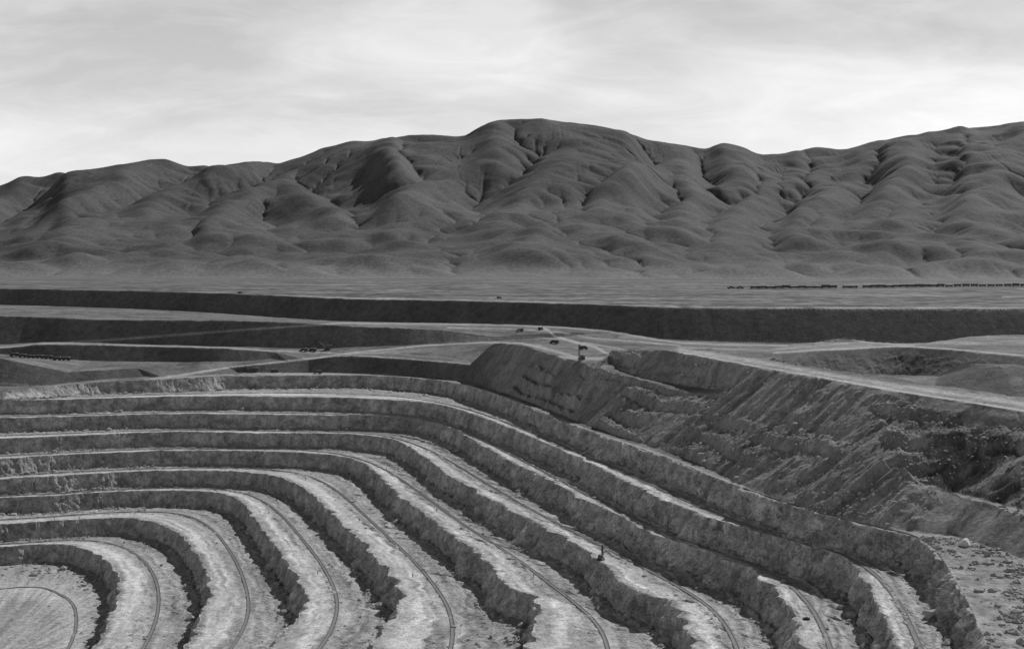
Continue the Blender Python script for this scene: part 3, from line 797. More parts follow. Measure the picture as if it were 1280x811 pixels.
area2 = np.log(ar2) - 1.0
h2 = h2 + rel * 0.8 * fbm(X2 / 30, Y2 / 30, seed=830, oct=3)
alb2 = 0.078 * (1 + 0.30 * fbm(X2 / 300, Y2 / 300, seed=840, oct=5))
alb2 = alb2 + 0.045 * sstep(3.6, 6.5, area2) * (1 - 0.6 * ramp_t[0, 0])      # pale gravel in the washes
lowp = sstep(70, 0, h2 - (ZC - 30)); alb2 = alb2 * (1 - lowp) + 0.14 * lowp
hills = raw_mesh('hills', np.stack([X2, Y2, h2], -1).reshape(-1, 3), grid_faces(*h2.shape), M_hill, smooth=True, attrs={'alb': np.clip(alb2, 0.03, 0.4)})
tag(hills, 'range of bare smooth hills beyond the plain', kind='structure')
#OBJECTS
# ------------------------------------------------------------------ part builders
class MB:
    """collects boxes, cylinders and prisms and links them as one mesh"""
    def __init__(s): s.v, s.f = [], []
    def _add(s, V, Fc):
        o = len(s.v); s.v += [tuple(p) for p in V]; s.f += [tuple(i + o for i in f) for f in Fc]
    def box(s, c, d, taper=1.0, shift=0.0):
        x, y, z = c; a, b, h = d[0] / 2, d[1] / 2, d[2] / 2
        V = [(x - a, y - b, z - h), (x + a, y - b, z - h), (x + a, y + b, z - h), (x - a, y + b, z - h)]
        V += [(x - a * taper + shift, y - b * taper, z + h), (x + a * taper + shift, y - b * taper, z + h), (x + a * taper + shift, y + b * taper, z + h), (x - a * taper + shift, y + b * taper, z + h)]
        s._add(V, [(3, 2, 1, 0), (4, 5, 6, 7), (0, 1, 5, 4), (1, 2, 6, 5), (2, 3, 7, 6), (3, 0, 4, 7)]); return s
    def cyl(s, p, q, r, r2=None, n=12):
        p, q = Vector(p), Vector(q); r2 = r if r2 is None else r2
        d = (q - p).normalized(); u = d.orthogonal().normalized(); w = d.cross(u)
        V = [p + (u * math.cos(a) + w * math.sin(a)) * r for a in [2 * math.pi * k / n for k in range(n)]]
        V += [q + (u * math.cos(a) + w * math.sin(a)) * r2 for a in [2 * math.pi * k / n for k in range(n)]]
        Fc = [(k, (k + 1) % n, n + (k + 1) % n, n + k) for k in range(n)] + [tuple(range(n - 1, -1, -1)), tuple(range(n, 2 * n))]
        s._add(V, Fc); return s
    def prism(s, prof, y0, y1):
        n = len(prof); V = [(x, y0, z) for x, z in prof] + [(x, y1, z) for x, z in prof]
        s._add(V, [(k, (k + 1) % n, n + (k + 1) % n, n + k) for k in range(n)] + [tuple(range(n - 1, -1, -1)), tuple(range(n, 2 * n))]); return s
    def build(s, name, mat, parent=None, bevel=0.0):
        me = bpy.data.meshes.new(name); me.from_pydata(s.v, [], s.f); me.materials.append(mat)
        import bmesh
        b = bmesh.new(); b.from_mesh(me); bmesh.ops.recalc_face_normals(b, faces=b.faces); 
        if bevel: bmesh.ops.bevel(b, geom=list(b.edges), offset=bevel, segments=1, affect='EDGES')
        b.to_mesh(me); b.free()
        o = bpy.data.objects.new(name, me); COL.objects.link(o); o.parent = parent
        return o
def empty(name, loc=(0, 0, 0), rz=0.0, label=None, cat=None, group=None):
    o = bpy.data.objects.new(name, None); COL.objects.link(o); o.location = loc; o.rotation_euler = (0, 0, rz)
    o.empty_display_size = 0.5
    return tag(o, label, cat, group)
def copy_tree(o, parent=None):
    c = o.copy(); COL.objects.link(c); c.parent = parent
    for ch in [x for x in list(bpy.data.objects) if x.parent == o]: copy_tree(ch, c)
    return c
def place(root, loc, rz, label=None, group=None, scale=None):
    root.location = loc; root.rotation_euler = (0, 0, rz)
    if scale: root.scale = (scale,) * 3
    if label: root['label'] = label
    if group: root['group'] = group
    return root
USED = set()
def use(proto):
    """the prototype itself the first time, then copies"""
    if proto.name in USED: return copy_tree(proto)
    USED.add(proto.name); return proto

# floor vertices of each terrace for standing things on
NFL = 36; NWL = 17
def floor_rows(n):
    st = 9 + (n - 1) * (NWL + NFL) + NWL
    return rows[st:st + NFL] if n < 9 else None
FLV = {n: np.concatenate(floor_rows(n)) for n in range(1, 9)}
FLV[0] = np.concatenate(rows[:9])
def on_floor(n, px, py):
    H = HB[n]; x, y, z = px_h(px, py, H)
    if n in FLV:
        d = np.hypot(FLV[n][:, 0] - x, FLV[n][:, 1] - y); k = np.argsort(d)[:3]
        z = float(FLV[n][k, 2].mean())
    return (x, y, z)
def on_ground(px, py, dmin=300, dmax=3600):
    return ground_at(px, py, dmin, dmax)

# ------------------------------------------------------------------ rail tracks on the terraces
def smooth_line(P, k):
    ker = np.ones(k) / k
    Pp = np.pad(P, ((k // 2, k // 2), (0, 0)), 'edge')
    return np.stack([np.convolve(Pp[:, i], ker, 'valid')[:len(P)] for i in range(P.shape[1])], 1)
def sweep(path, prof, closed=True):
    """sweep a cross-section (offset, height) along a path"""
    nr = perp2(path); n = len(path); m = len(prof)
    V = np.zeros((m, n, 3))
    for i, (o_, h_) in enumerate(prof):
        V[i] = path; V[i, :, :2] += nr * o_; V[i, :, 2] += h_
    return V.reshape(-1, 3), grid_faces(m, n)
def track(path, label, sleepers=True, gauge=1.44, group='rail tracks laid along the terraces', wide=2.0, ballast=True):
    s = np.r_[0, np.cumsum(np.linalg.norm(np.diff(path[:, :2], axis=0), axis=1))]
    m = len(path) // 2; org = path[m].copy()
    path = path - org
    root = empty('rail_track', tuple(org), 0, label, 'rail track', group)
    z0 = 0.10
    V, Fc = sweep(path, [(-wide / 2, -0.25), (-wide * 0.36, z0), (wide * 0.36, z0), (wide / 2, -0.25)])
    raw_mesh('ballast_bed', V, Fc, M_ball, root)
    for sg in (-1, 1):
        V, Fc = sweep(path, [(sg * gauge / 2 - 0.07, z0), (sg * gauge / 2 - 0.07, z0 + 0.2), (sg * gauge / 2 + 0.07, z0 + 0.2), (sg * gauge / 2 + 0.07, z0)])
        raw_mesh('rail', V, Fc, M_rail, root)
    if sleepers:
        L = s[-1]; cnt = int(L / 1.3); t = np.linspace(0.4, L - 0.4, cnt)
        Q = np.stack([np.interp(t, s, path[:, i]) for i in range(3)], 1); nr = perp2(path); NQ = np.stack([np.interp(t, s, nr[:, i]) for i in range(2)], 1)
        TQ = np.stack([-NQ[:, 1], NQ[:, 0]], 1)
        V = []
        for a in (-1.05, 1.05):
            for b in (-0.11, 0.11):
                for h_ in (z0 - 0.05, z0 + 0.12):
                    P_s = Q.copy(); P_s[:, :2] += NQ * a + TQ * b; P_s[:, 2] += h_; V.append(P_s)
        V = np.stack(V, 1).reshape(-1, 3)
        base_f = np.array([(0, 1, 3, 2), (4, 6, 7, 5), (0, 4, 5, 1), (2, 3, 7, 6), (1, 5, 7, 3), (0, 2, 6, 4)])
        Fc = (base_f[None] + 8 * np.arange(cnt)[:, None, None]).reshape(-1, 4)
        o = raw_mesh('sleepers', V, Fc, M_tie, root); o['kind'] = 'stuff'
    return root
M_ball = plain_mat('track_ballast', 0.34, 0.95, var=0.5, scale=1.2)
ORD = {1: 'lowest', 2: 'second lowest', 3: 'third lowest', 4: 'fourth lowest', 5: 'fifth lowest', 6: 'sixth lowest', 7: 'third from top', 8: 'second from top'}
TRACKU = {1: 0.46, 2: 0.50, 3: 0.52, 4: 0.55, 5: 0.52, 6: 0.5, 7: 0.42, 8: 0.45}
for n, u in TRACKU.items():
    A_ = smooth_line(smooth_line(C[n], 121), 61); B_ = smooth_line(smooth_line(T[n + 1], 121), 61)
    s_ = np.linspace(0, 1, NC)
    uu = u + 0.06 * np.sin(s_ * 9 + n)
    pth = A_ + (B_ - A_) * uu[:, None]
    k = np.arange(NC) > 330
    pth = pth[k]
    row = floor_rows(n); us_ = np.array([0.02, 0.05, 0.09, 0.13, 0.17, 0.21, 0.26, 0.31, 0.36, 0.42, 0.48, 0.54, 0.6, 0.66, 0.72, 0.78, 0.84, 0.89, 0.93, 0.965, 0.985])
    pth[:, 2] = ZC - HB[n] + 0.02
    track(pth[::3], 'narrow rail track with dark sleepers curving along the %s terrace floor' % ORD[n])
# ring track on the pit bottom
rg = ctr + (T[1] - ctr) * 0.74; rg = smooth_line(rg, 61)[300:]; rg[:, 2] = ZC - HB[0]
track(rg[::3], 'curved rail track round the flat pit bottom')

# ------------------------------------------------------------------ loose rubble (uncountable)
ICO_V = None
def ico():
    import bmesh
    b = bmesh.new(); bmesh.ops.create_icosphere(b, subdivisions=1, radius=1.0)
    V = np.array([v.co[:] for v in b.verts]); Fc = np.array([[v.index for v in f.verts] for f in b.faces]); b.free(); return V, Fc
ICO_V, ICO_F = ico()
rng = np.random.default_rng(5)
def rubble(name, P, size, mat, label, flatten=0.7):
    n = len(P)
    var = rng.uniform(0.65, 1.3, (24, len(ICO_V), 1)) * ICO_V[None] * rng.uniform(0.7, 1.3, (24, 1, 3)) * np.array([1, 1, flatten])
    which = rng.integers(0, 24, n); ang_ = rng.uniform(0, 6.28, n)
    V = var[which]
    c_, s_ = np.cos(ang_)[:, None], np.sin(ang_)[:, None]
    X = V[..., 0] * c_ - V[..., 1] * s_; Y = V[..., 0] * s_ + V[..., 1] * c_
    V = np.stack([X, Y, V[..., 2]], -1) * size[:, None, None] + P[:, None, :]
    V[..., 2] += size[:, None] * 0.15
    Fc = (ICO_F[None] + len(ICO_V) * np.arange(n)[:, None, None]).reshape(-1, 3)
    o = raw_mesh(name, V.reshape(-1, 3), Fc, mat)
    tag(o, label, 'rubble', kind='stuff'); return o
RP, RS = [], []
usv = US
for n in range(0, 9):
    if n == 0:
        Rw = np.array(rows[:9]); uv = np.array([0.0, 0.35, 0.6, 0.72, 0.8, 0.86, 0.91, 0.95, 0.98])
    else:
        Rw = np.array(floor_rows(n)); uv = usv
    cnt = 5200
    i = rng.integers(350, NC - 1, cnt)
    near_toe = rng.random(cnt) < 0.7
    u = np.where(near_toe, 1 - np.abs(rng.normal(0, 0.10, cnt)), rng.uniform(0.3, 1.0, cnt)); u = np.clip(u, 0.05, 0.985)
    # clumps
    dens = fbm(i / 14.0, u * 8, seed=900 + n, oct=3)
    keep = dens > rng.uniform(-0.4, 0.55, cnt)
    i, u = i[keep], u[keep]
    r = np.searchsorted(uv, u); r = np.clip(r, 1, len(uv) - 1); t = (u - uv[r - 1]) / (uv[r] - uv[r - 1])
    p = Rw[r - 1, i] * (1 - t)[:, None] + Rw[r, i] * t[:, None]
    sz = np.clip(rng.lognormal(-0.95, 0.6, len(p)), 0.15, 2.0) * np.where(u > 0.85, 1.35, 0.7)
    RP.append(p); RS.append(sz)
rubble('rubble', np.concatenate(RP), np.concatenate(RS), M_rock, 'loose broken rock scattered over the terrace floors and along the wall feet')
# on the long slope and the floor below it at the right
ii, jj = np.where((bigd > 0.4) & (Dg < 1100))
w = (0.15 + rockm[ii, jj]) ; w = w / w.sum()
pick = rng.choice(len(ii), 4200, p=w, replace=False)
P1 = np.stack([Xg[ii[pick], jj[pick]], Dg[ii[pick], jj[pick]], Zg[ii[pick], jj[pick]]], -1); S1 = np.clip(rng.lognormal(-1.0, 0.5, len(P1)), 0.15, 1.6)
ii, jj = np.where((steep < 0.3) & (Dg < 505) & (PXg > 1140) & (PXg < 1330))
cl_ = fbm(Xg[ii, jj] / 8, Dg[ii, jj] / 8, seed=950, oct=3) + 0.5 * sstep(430, 500, Dg[ii, jj])
kk = cl_ + 0.5 * sstep(1230, 1290, PXg[ii, jj]) > rng.uniform(0.1, 1.0, len(ii)); ii, jj = ii[kk], jj[kk]
pick = rng.choice(len(ii), min(1800, len(ii)), replace=False)
P2 = np.stack([Xg[ii[pick], jj[pick]], Dg[ii[pick], jj[pick]], Zg[ii[pick], jj[pick]]], -1); S2 = np.clip(rng.lognormal(-0.9, 0.6, len(P2)), 0.15, 1.7)
rubble('slope_rubble', np.concatenate([P1, P2]), np.concatenate([S1, S2]), M_rock, 'blasted rock strewn over the long slope and the floor under it')

# ------------------------------------------------------------------ single boulders
def boulder(loc, size, mat, label, seed):
    import bmesh
    b = bmesh.new(); bmesh.ops.create_icosphere(b, subdivisions=4, radius=1.0)
    V = np.array([v.co[:] for v in b.verts]); Fc = np.array([[v.index for v in f.verts] for f in b.faces]); b.free()
    r_ = np.random.default_rng(seed)
    for _ in range(9):                                  # cut facets
        d = r_.normal(size=3); d /= np.linalg.norm(d); h = r_.uniform(0.55, 0.85)
        q_ = V @ d - h; V = V - np.clip(q_, 0, None)[:, None] * d * 0.92
    V = V * (1 + 0.07 * fbm(V[:, 0] * 2.5 + seed, V[:, 1] * 2.5, V[:, 2] * 2.5, oct=3, seed=seed))[:, None]
    V = V * np.array(size) ; V[:, 2] += size[2] * 0.55
    o = raw_mesh('boulder', V, Fc, mat, loc=loc); o.rotation_euler = (0, 0, seed * 1.3)
    return tag(o, label, 'boulder')
for px, py, n, sz, mat, lab in [
    (1206, 682, 9, (2.6, 2.1, 1.9), M_pale, 'largest pale boulder, lying under the short wall at the right edge'),
    (1235, 695, 9, (1.6, 1.3, 1.2), M_rock, 'dark boulder just right of the largest pale boulder'),
    (1228, 684, 9, (1.1, 1.0, 0.8), M_rock, 'small dark boulder between the pale boulder and the wall foot'),
    (1262, 716, 9, (1.5, 1.8, 1.1), M_rock, 'grey boulder lowest in the rock pile at the right edge'),
    (1192, 690, 9, (1.0, 0.8, 0.7), M_rock, 'small grey boulder just left of the largest pale boulder'),
    (650, 792, 4, (1.5, 1.2, 1.1), M_pale, 'white boulder at the foot of the wall end, bottom centre'),
    (748, 761, 5, (1.0, 0.8, 1.2), M_pale, 'white upright stone on the terrace below the wall corner'),
    (668, 762, 5, (1.3, 1.0, 0.9), M_pale, 'white broken block on the rounded nose of the terrace edge'),
    (604, 668, 5, (0.9, 0.7, 0.6), M_rock, 'small boulder beside the rails on the bright middle terrace'),
    (1075, 768, 7, (1.8, 1.2, 1.1), M_rock, 'grey block in the shaded corner under the second terrace nose'),
    (1050, 762, 7, (1.3, 1.5, 1.0), M_rock, 'broad grey block left of the shaded corner under the terrace nose'),
    (202, 707, 1, (1.2, 1.0, 0.8), M_rock, 'rounded boulder among rubble on the lowest terrace, bottom left'),
    (488, 677, 4, (1.0, 1.3, 0.8), M_rock, 'grey boulder midway down the curving terrace left of centre')]:
    loc = on_floor(n, px, py) if n < 9 else on_ground(px, py, 420, 540)
    boulder(loc, sz, mat, lab, int(px) % 97)

# ------------------------------------------------------------------ people
def make_person(pose, shirt, name='person'):
    import bmesh
    me = bpy.data.meshes.new('tmp'); o = bpy.data.objects.new('tmp', me); COL.objects.link(o)
    L = pose
    J = [('pelvis', (0, 0, .95), .14), ('belly', (L['lean'] * .3, 0, 1.1), .135), ('chest', (L['lean'] * .7, 0, 1.32), .155), ('neck', (L['lean'] * 1.0, 0, 1.48), .06), ('chin', (L['lean'] * 1.1 + .01, 0, 1.56), .075), ('head', (L['lean'] * 1.15, 0, 1.68), .095)]
    E = [(0, 1), (1, 2), (2, 3), (3, 4), (4, 5)]
    for sg, st in ((1, L['step']), (-1, -L['step'])):
        b = len(J)
        J += [('hip', (0, .1 * sg, .88), .095), ('knee', (.5 * st + .04, .11 * sg, .48), .062), ('ankle', (st, .12 * sg, .08), .045), ('toe', (st + .17, .13 * sg, .04), .04)]
        E += [(0, b), (b, b + 1), (b + 1, b + 2), (b + 2, b + 3)]
        b = len(J); a = L['arm'][0 if sg > 0 else 1]
        J += [('sh', (L['lean'] * .85, .19 * sg, 1.40), .06), ('el', (L['lean'] * .8 + a * .18 - .03, .25 * sg, 1.14), .043), ('wr', (L['lean'] * .8 + a * .42 + .02, .24 * sg, .92 + .25 * abs(a)), .03), ('hand', (L['lean'] * .8 + a * .5 + .03, .24 * sg, .83 + .3 * abs(a)), .036)]
        E += [(2, b), (b, b + 1), (b + 1, b + 2), (b + 2, b + 3)]
    me.from_pydata([j[1] for j in J], E, [])
    md = o.modifiers.new('s', 'SKIN'); md.use_smooth_shade = True
    for i, j in enumerate(J): me.skin_vertices[0].data[i].radius = (j[2], j[2])
    me.skin_vertices[0].data[0].use_root = True
    o.modifiers.new('u', 'SUBSURF').levels = 1
    dg = bpy.context.evaluated_depsgraph_get(); dg.update()
    m2 = bpy.data.meshes.new_from_object(o.evaluated_get(dg))
    bpy.data.objects.remove(o)
    for mt in (M_cloth, shirt, M_skin): m2.materials.append(mt)
    for p in m2.polygons:
        c = p.center; p.use_smooth = True
        p.material_index = 2 if (c.z > 1.49 or (abs(c.y) > .2 and c.z < .98 and c.z > .7)) else (1 if c.z > .98 else 0)
    root = empty(name, label='-', cat='person')
    m2.name = 'body'; b_ = bpy.data.objects.new('body', m2); COL.objects.link(b_); b_.parent = root
    hx = L['lean'] * 1.15
    h = MB().cyl((hx, 0, 1.70), (hx, 0, 1.725), .17, .16).cyl((hx, 0, 1.725), (hx, 0, 1.83), .105, .08)
    h.build('hat', M_hat, root)
    return root
PP = [make_person(dict(lean=.05, step=.05, arm=(.1, -.05)), M_shirt), make_person(dict(lean=.12, step=.28, arm=(.5, -.4)), M_cloth), make_person(dict(lean=.3, step=.12, arm=(.9, .8)), M_palecloth)]
PEOPLE = [  # px, py of the feet, terrace, pose, heading, label
 (738, 696, 6, 0, 200, 'person in dark clothes and pale hat standing left of the drilling machine'),
 (755, 693, 6, 2, 120, 'person in pale hat leaning over the drilling machine on the terrace'),
 (667, 723, 5, 0, 30, 'person standing alone between the rails and the bright road, middle terrace'),
 (516, 722, 4, 1, 250, 'person in pale hat walking at the nose of the central bright road'),
 (534, 727, 4, 1, 140, 'person beside the rails just right of the walker at the road nose'),
 (449, 652, 4, 0, 90, 'person in dark clothes standing by rails midway down the curving terrace'),
 (546, 640, 5, 0, 300, 'person standing upslope of centre beside the road with a dark coat'),
 (483, 587, 5, 1, 200, 'person walking where the bright middle terrace begins to widen'),
 (533, 566, 6, 0, 20, 'person standing high on the narrow terrace right of centre'),
 (397, 718, 3, 1, 330, 'person in pale hat walking on the broad terrace, lower left'),
 (336, 642, 3, 0, 45, 'person by the rails at the bend of the broad terrace'),
 (382, 600, 4, 0, 160, 'person standing where the central terrace bends towards the viewer'),
 (99, 649, 2, 0, 80, 'person in pale hat on the pale strip above the lower left walls'),
 (68, 650, 2, 0, 260, 'person standing just left of the one in the pale hat, far left'),
 (50, 724, 0, 0, 10, 'lone person on the flat pit bottom at lower left'),
 (195, 589, 4, 0, 10, 'person on the thin pale strip of a terrace, left of centre'),
 (105, 570, 5, 0, 70, 'person on a high thin terrace strip near the left edge'),
 (317, 565, 5, 2, 70, 'person bending on a high thin terrace strip above the bend'),
 (462, 700, 3, 2, 210, 'person bending over at the shaded foot of the wall left of centre'),
]
for px, py, n, k, hd, lab in PEOPLE:
    o = use(PP[k]); place(o, on_floor(n, px, py), R(hd), lab, 'workers on the terraces', 1.4)

# ------------------------------------------------------------------ machines
def crawler(m_parent, y, L=4.0, h=1.0, w=0.7, mat=None):
    pr = [(-L/2 + h*.3, 0), (L/2 - h*.3, 0), (L/2, h*.4), (L/2 - h*.2, h), (-L/2 + h*.2, h), (-L/2, h*.4)]
    t = MB().prism(pr, y - w/2, y + w/2).build('crawler_track', M_steel, m_parent, .06)
    m = MB()
    for x in np.linspace(-L/2 + .55, L/2 - .55, 4): m.cyl((x, y - w/2 - .06, h*.42), (x, y + w/2 + .06, h*.42), h*.3)
    m.build('roller_wheels', M_mach2, t)
def make_drill(H=10.0, label='', loc=(0,0,0), rz=0, body=1.0):
    r = empty('drill_rig', label=label, cat='drilling rig')
    crawler(r, -1.1 * body, 4 * body, 1.0 * body, .6); crawler(r, 1.1 * body, 4 * body, 1.0 * body, .6)
    MB().box((0, 0, 1.15 * body), (3.8 * body, 1.9 * body, .35)).build('chassis', M_steel, r, .04)
    h = MB().box((-.7 * body, 0, 2.1 * body), (2.4 * body, 1.9 * body, 1.6 * body), .96).build('engine_house', M_mach, r, .06)
    MB().cyl((-1.2 * body, .4, 2.9 * body), (-1.2 * body, .4, 3.6 * body), .1).build('exhaust_pipe', M_steel, h)
    c = MB().box((.85 * body, .45 * body, 2.05 * body), (.7 * body, .9 * body, 1.5 * body)).build('cab', M_mach2, r, .05)
    MB().box((1.22 * body, .45 * body, 2.35 * body), (.03, .7 * body, .55 * body)).build('window', M_glass, c)
    m = MB(); a = .42 * body
    for sx in (-1, 1):
        for sy in (-1, 1): m.cyl((1.75 * body + sx * a, sy * a, .6), (1.75 * body + sx * a * .7, sy * a * .7, H), .09, n=6)
    z = 1.2; k = 1
    while z < H - .8:
        for sx in (-1, 1): m.cyl((1.75 * body + sx * a * .9, -a * k * .9, z), (1.75 * body + sx * a * .9, a * k * .9, z + .9), .05, n=5)
        for sy in (-1, 1): m.cyl((1.75 * body - a * k * .9, sy * a * .9, z), (1.75 * body + a * k * .9, sy * a * .9, z + .9), .05, n=5)
        z += .9; k = -k
    m.box((1.75 * body, 0, H + .1), (.9 * body, .8 * body, .3))
    ms = m.build('mast', M_steel, r)
    MB().cyl((1.75 * body, 0, .1), (1.75 * body, 0, H), .1, n=8).build('drill_rod', M_steel, ms)
    MB().cyl((-1.6 * body, 0, 2.9 * body), (1.6 * body, 0, H - .3), .035, n=5).build('cable', M_steel, r)
    return place(r, loc, rz)
make_drill(10.5, 'tall drilling rig with lattice mast on the pale roads at the slope top', on_ground(727, 450, 700, 1100), R(140), 1.15)
lp = on_floor(6, 751, 700)
make_drill(6.4, 'dark drilling machine with short thin mast on the terrace edge', lp, R(60), .85)

def wheel(x, y, r, w, parent):
    t = MB().cyl((x, y - w/2, r), (x, y + w/2, r), r, n=18).build('wheel', M_rubber, parent, .04)
    MB().cyl((x, y - w/2 - .02, r), (x, y + w/2 + .02, r), r * .5, n=12).build('rim', M_mach2, t)
def make_dump(mat, body_mat, label):
    r = empty('dump_truck', label=label, cat='truck')
    MB().box((0, 0, 1.0), (7.4, 1.1, .4)).build('chassis', M_steel, r, .04)
    hd = MB().prism([(2.3, 1.0), (3.9, 1.0), (3.95, 2.0), (2.9, 2.15), (2.3, 2.15)], -.95, .95).build('bonnet', mat, r, .06)
    MB().box((3.97, 0, 1.5), (.05, 1.3, .8)).build('grille', M_steel, hd)
    for sy in (-1, 1): MB().cyl((3.93, .75 * sy, 1.25), (4.03, .75 * sy, 1.25), .14).build('headlight', M_white, r)
    c = MB().prism([(1.3, 1.2), (2.6, 1.2), (2.5, 3.0), (1.3, 3.0)], -1.1, 1.1).build('cab', mat, r, .06)
    MB().box((2.57, 0, 2.5), (.04, 1.8, .65)).build('windscreen', M_glass, c)
    d = MB().prism([(-4.0, 2.4), (-3.4, 1.4), (.9, 1.3), (1.15, 3.1), (2.6, 3.3), (2.6, 3.42), (1.0, 3.3), (.7, 3.05), (-4.0, 3.0)], -1.45, 1.45).build('dump_body', body_mat, r, .05)
    m = MB()
    for k in range(7):
        m.box((-3 + k * .6, 0, 3.1 + .12 * math.sin(k * 2.1)), (.9, 2.2, .6), .6)
    m.build('ore_load', M_rock, d)
    for x in (2.9, -1.3, -2.7):
        for sy in (-1, 1): wheel(x, sy * 1.2, .72, .55, r)
    return r
tk = make_dump(M_mach, M_mach, '-')
place(use(tk), on_ground(693, 430, 900, 1450), R(165), 'dark loaded truck on the pale ground left of the forked road', 'haul trucks about the pit rim')
for px, py, hd, lab, dm in [
    (729, 437, 20, 'dark truck just beyond the tall drilling rig, beside the road loop', (900, 1500)),
    (318, 464, 170, 'left truck of the pair parked under the low dark mound', (900, 1400)),
    (343, 465.5, 10, 'right truck of the pair parked beside the low dark mound', (900, 1400)),
    (650, 414.5, 180, 'small truck alone on the flat under the great bank, left of centre', (1200, 1560)),
    (676, 412.5, 60, 'truck at the top of the pale winding road under the bank', (1200, 1560)),
    (624, 373.5, 0, 'truck on the plain near the rim of the great bank, centre', (1500, 2300)),
    (397.5, 467.2, 190, 'truck standing alone at the foot of the dark slope, left of centre', (1100, 1400)),
    (300, 367, 0, 'far truck on the plain left of centre above the bank', (1600, 2600))]:
    place(use(tk), on_ground(px, py, *dm), R(hd), lab, 'haul trucks about the pit rim', 0.8 if dm[1] > 2000 else 0.95)

def make_shovel(label):
    r = empty('power_shovel', label=label, cat='excavator')
    crawler(r, -1.6, 6, 1.3, 1.0); crawler(r, 1.6, 6, 1.3, 1.0)
    MB().cyl((0, 0, 1.2), (0, 0, 1.7), 1.3, n=20).build('turntable', M_steel, r)
    h = MB().box((-1.4, 0, 3.3), (6.2, 3.9, 3.2), .98).build('machinery_house', M_mach, r, .08)
    MB().box((-1.4, 0, 5.05), (6.4, 2.6, .35), .8).build('roof', M_mach2, h)
    for sy in (-1, 1):
        for x in (-3, -1.6, -.2): MB().box((x, sy * 1.96, 3.7), (.8, .05, .8)).build('window', M_glass, h)
    c = MB().box((2.3, 1.2, 3.4), (1.4, 1.3, 2.0)).build('cab', M_mach2, r, .06)
    MB().box((3.02, 1.2, 3.7), (.05, 1.0, .9)).build('window', M_glass, c)
    m = MB()
    for sy in (-.45, .45): m.cyl((1.4, sy, 2.0), (8.2, sy * .6, 8.4), .24, n=8)
    for k in range(6):
        t = k / 6 + .08; m.cyl((1.4 + 6.8 * t, -.45, 2 + 6.4 * t), (1.4 + 6.8 * t + .6, .45, 2 + 6.4 * t + .55), .1, n=6)
    m.cyl((8.2, -.5, 8.4), (8.2, .5, 8.4), .55, n=14)
    b = m.build('boom', M_steel, r)
    MB().cyl((3.6, 0, 5.1), (8.9, 0, 3.6), .22, n=8).build('dipper_stick', M_steel, b)
    MB().prism([(8.5, 2.5), (10.2, 2.4), (10.5, 3.2), (10.3, 4.5), (8.7, 4.4)], -.9, .9).build('bucket', M_steel, b, .05)
    MB().cyl((8.2, 0, 8.9), (9.6, 0, 4.4), .06, n=5).cyl((8.2, 0, 8.9), (-1.0, 0, 5.3), .06, n=5).build('cable', M_steel, r)
    return r
place(make_shovel('black power shovel beside the pale road crossing, upper left of centre'), on_ground(409, 438, 1200, 1500), R(185))
place(use(tk), on_ground(391, 439.5, 1200, 1500), R(160), 'truck waiting under the bucket of the black power shovel', 'haul trucks about the pit rim')
o = copy_tree(tk); place(o, on_ground(380, 439.5, 1200, 1500), R(175), 'truck queueing left of the one under the shovel bucket', 'haul trucks about the pit rim')

# coil of hose / old tyre on the terrace at lower right
V = []; nu, nv = 28, 12
for a in range(nu):
    for b in range(nv):
        A__, B__ = 2 * math.pi * a / nu, 2 * math.pi * b / nv
        V.append(((.95 + .34 * math.cos(B__)) * math.cos(A__), (.95 + .34 * math.cos(B__)) * math.sin(A__), .36 + .34 * math.sin(B__)))
Fc = [(a * nv + b, ((a + 1) % nu) * nv + b, ((a + 1) % nu) * nv + (b + 1) % nv, a * nv + (b + 1) % nv) for a in range(nu) for b in range(nv)]
tag(raw_mesh('tyre', V, Fc, M_rubber, smooth=True, loc=on_floor(7, 1008, 774)), 'big black tyre lying flat on the terrace, lower right', 'tyre')

# ------------------------------------------------------------------ trains
def make_car(L=11.0, H=3.2, name='ore_wagon'):
    r = empty(name, label='-', cat='railway wagon')
    h = MB().prism([(-L/2 + .5, 1.3), (L/2 - .5, 1.3), (L/2, H), (-L/2, H)], -1.35, 1.35).build('hopper', M_mach, r, .05)
    m = MB()
    for x in np.linspace(-L/2 + 1, L/2 - 1, 6):
        for sy in (-1, 1): m.box((x, sy * 1.39, (H + 1.4) / 2), (.14, .08, H - 1.6))
    m.build('ribs', M_steel, h)
    m = MB()
    for k in range(8): m.box((-L/2 + 1 + k * (L - 2) / 7, 0, H + .02), ((L - 2) / 6, 2.2, .55), .55)
    m.build('ore_load', M_mach, h)
    MB().box((0, 0, 1.15), (L, .5, .3)).build('underframe', M_steel, r)
    for x in (-L/2 + 1.8, L/2 - 1.8):
        bg_ = MB().box((x, 0, .75), (2.0, 1.9, .35)).build('bogie', M_steel, r)
        m = MB()
        for dx in (-.65, .65):
            for sy in (-.72, .72): m.cyl((x + dx, sy - .06, .45), (x + dx, sy + .06, .45), .45, n=14)
        m.build('wheels', M_steel, bg_)
    return r
